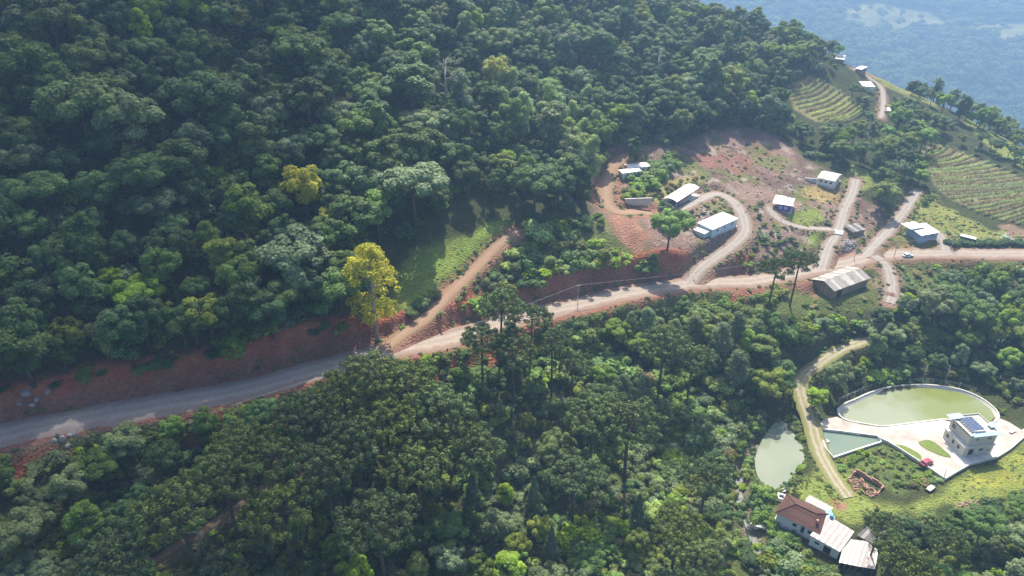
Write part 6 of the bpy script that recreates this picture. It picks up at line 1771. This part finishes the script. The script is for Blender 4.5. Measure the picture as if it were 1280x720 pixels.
# the wood on the opposite mountainside
far_pl = []
rf = np.random.RandomState(5)
fx = rf.uniform(100, 1900, 60000); fy = rf.uniform(430, 1900, 60000)
fz = H(fx, fy)
fpx, fpy = project(fx, fy, fz + CAMZ)
okf = (fpx > 820) & (fpx < 1420) & (fpy > -40) & (fpy < 240) & (fy + .25 * fx > 440)
for poly in FARFIELDS:
    s_ = edge_dist(poly, fx, fy) * np.where(inside(poly, fx, fy), 1, -1) + 45 * fbm(fx / 80, fy / 80, 4)
    okf &= (s_ < -2) | (rf.rand(len(fx)) < .05)
far_tones = ['dark green', 'mid green', 'olive green', 'grey green']
for x, y, z in list(zip(fx[okf], fy[okf], fz[okf]))[:7500]:
    sh = ('round', 'broad', 'ragged')[rf.randint(3)]
    m_ = PROTO[(sh, far_tones[rf.choice(4, p=[.4, .35, .12, .13])])]
    far_pl.append(dict(m=(m_[0], None, 12), x=x, y=y, z=z + CAMZ - 1.5, s=rf.uniform(.9, 2.0), w=rf.uniform(1.0, 1.4), rot=rf.rand() * 6.28))
instance_cloud("far_forest", far_pl, "hazy blue forest on the opposite mountainside")
# ------------------------------------------------------------------ fair-weather cloud high above the valley (its shade falls on the left slope, road and wood)
def cloud_material():
    m = bpy.data.materials.new("cloud_vapour"); m.use_nodes = True
    nt = m.node_tree; nt.nodes.remove(nt.nodes["Principled BSDF"])
    v = nt.nodes.new("ShaderNodeVolumePrincipled")
    v.inputs["Color"].default_value = (.98, .98, .98, 1); v.inputs["Density"].default_value = .020; v.inputs["Anisotropy"].default_value = .6
    nt.links.new(v.outputs[0], nt.nodes["Material Output"].inputs["Volume"])
    return m
def over(x, y, zg, up): return Vector((x, y, zg)) + SUNDIR * ((up - zg) / SUNDIR.z)
bm = bmesh.new()
rc = np.random.RandomState(2)
for gx, gy, rad in [(-86, 118, 48), (-98, 180, 54), (-66, 62, 44), (-128, 130, 58), (-140, 210, 60), (-120, 60, 50), (-66, 145, 30), (-52, 92, 26), (-76, 225, 40), (-34, 70, 24), (-180, 100, 60), (-190, 190, 60), (-40, 40, 40), (-100, 20, 50)]:
    c = over(gx, gy, 35, 470) + Vector((0, 0, rc.uniform(-8, 8)))
    bmesh.ops.create_icosphere(bm, subdivisions=3, radius=rad, matrix=Matrix.Translation(c) @ Matrix.Diagonal((1, 1, .7, 1)))
for v in bm.verts:
    n = float(fbm(v.co.x / 30, v.co.y / 30 + v.co.z / 37, 5, 3))
    v.co += Vector((n * 14, float(fbm(v.co.y / 28, v.co.x / 31, 9, 3)) * 14, n * 8))
me = bpy.data.meshes.new("cloud"); bm.to_mesh(me); bm.free(); me.materials.append(cloud_material())
cl_ob = link("cloud", me)
rm = cl_ob.modifiers.new("fuse", 'REMESH'); rm.mode = 'VOXEL'; rm.voxel_size = 6.0      # the lumps become one closed skin
cl_ob["kind"] = "structure"; cl_ob["label"] = "white cloud drifting high above the left slope"
# ------------------------------------------------------------------ air between the near slope and the opposite mountain
HZ0, HZ1 = float(Z.min()) + CAMZ - 2.0, max(float(Z.max()) + CAMZ + 20, CAMZ + 3)
hb = MB().box(-1600, 2700, -1000, 2700, HZ0, HZ1)
hm = bpy.data.materials.new("valley_haze"); hm.use_nodes = True
hn = hm.node_tree
hn.nodes.remove(hn.nodes["Principled BSDF"])
pv = hn.nodes.new("ShaderNodeVolumePrincipled")
pv.inputs["Color"].default_value = (.40, .64, 1.0, 1)
pv.inputs["Density"].default_value = .00046
pv.inputs["Anisotropy"].default_value = .2
hn.links.new(pv.outputs[0], hn.nodes["Material Output"].inputs["Volume"])
ho = hb.build("haze", hm); ho["kind"] = "stuff"; ho["label"] = "thin blue haze filling the valley air"
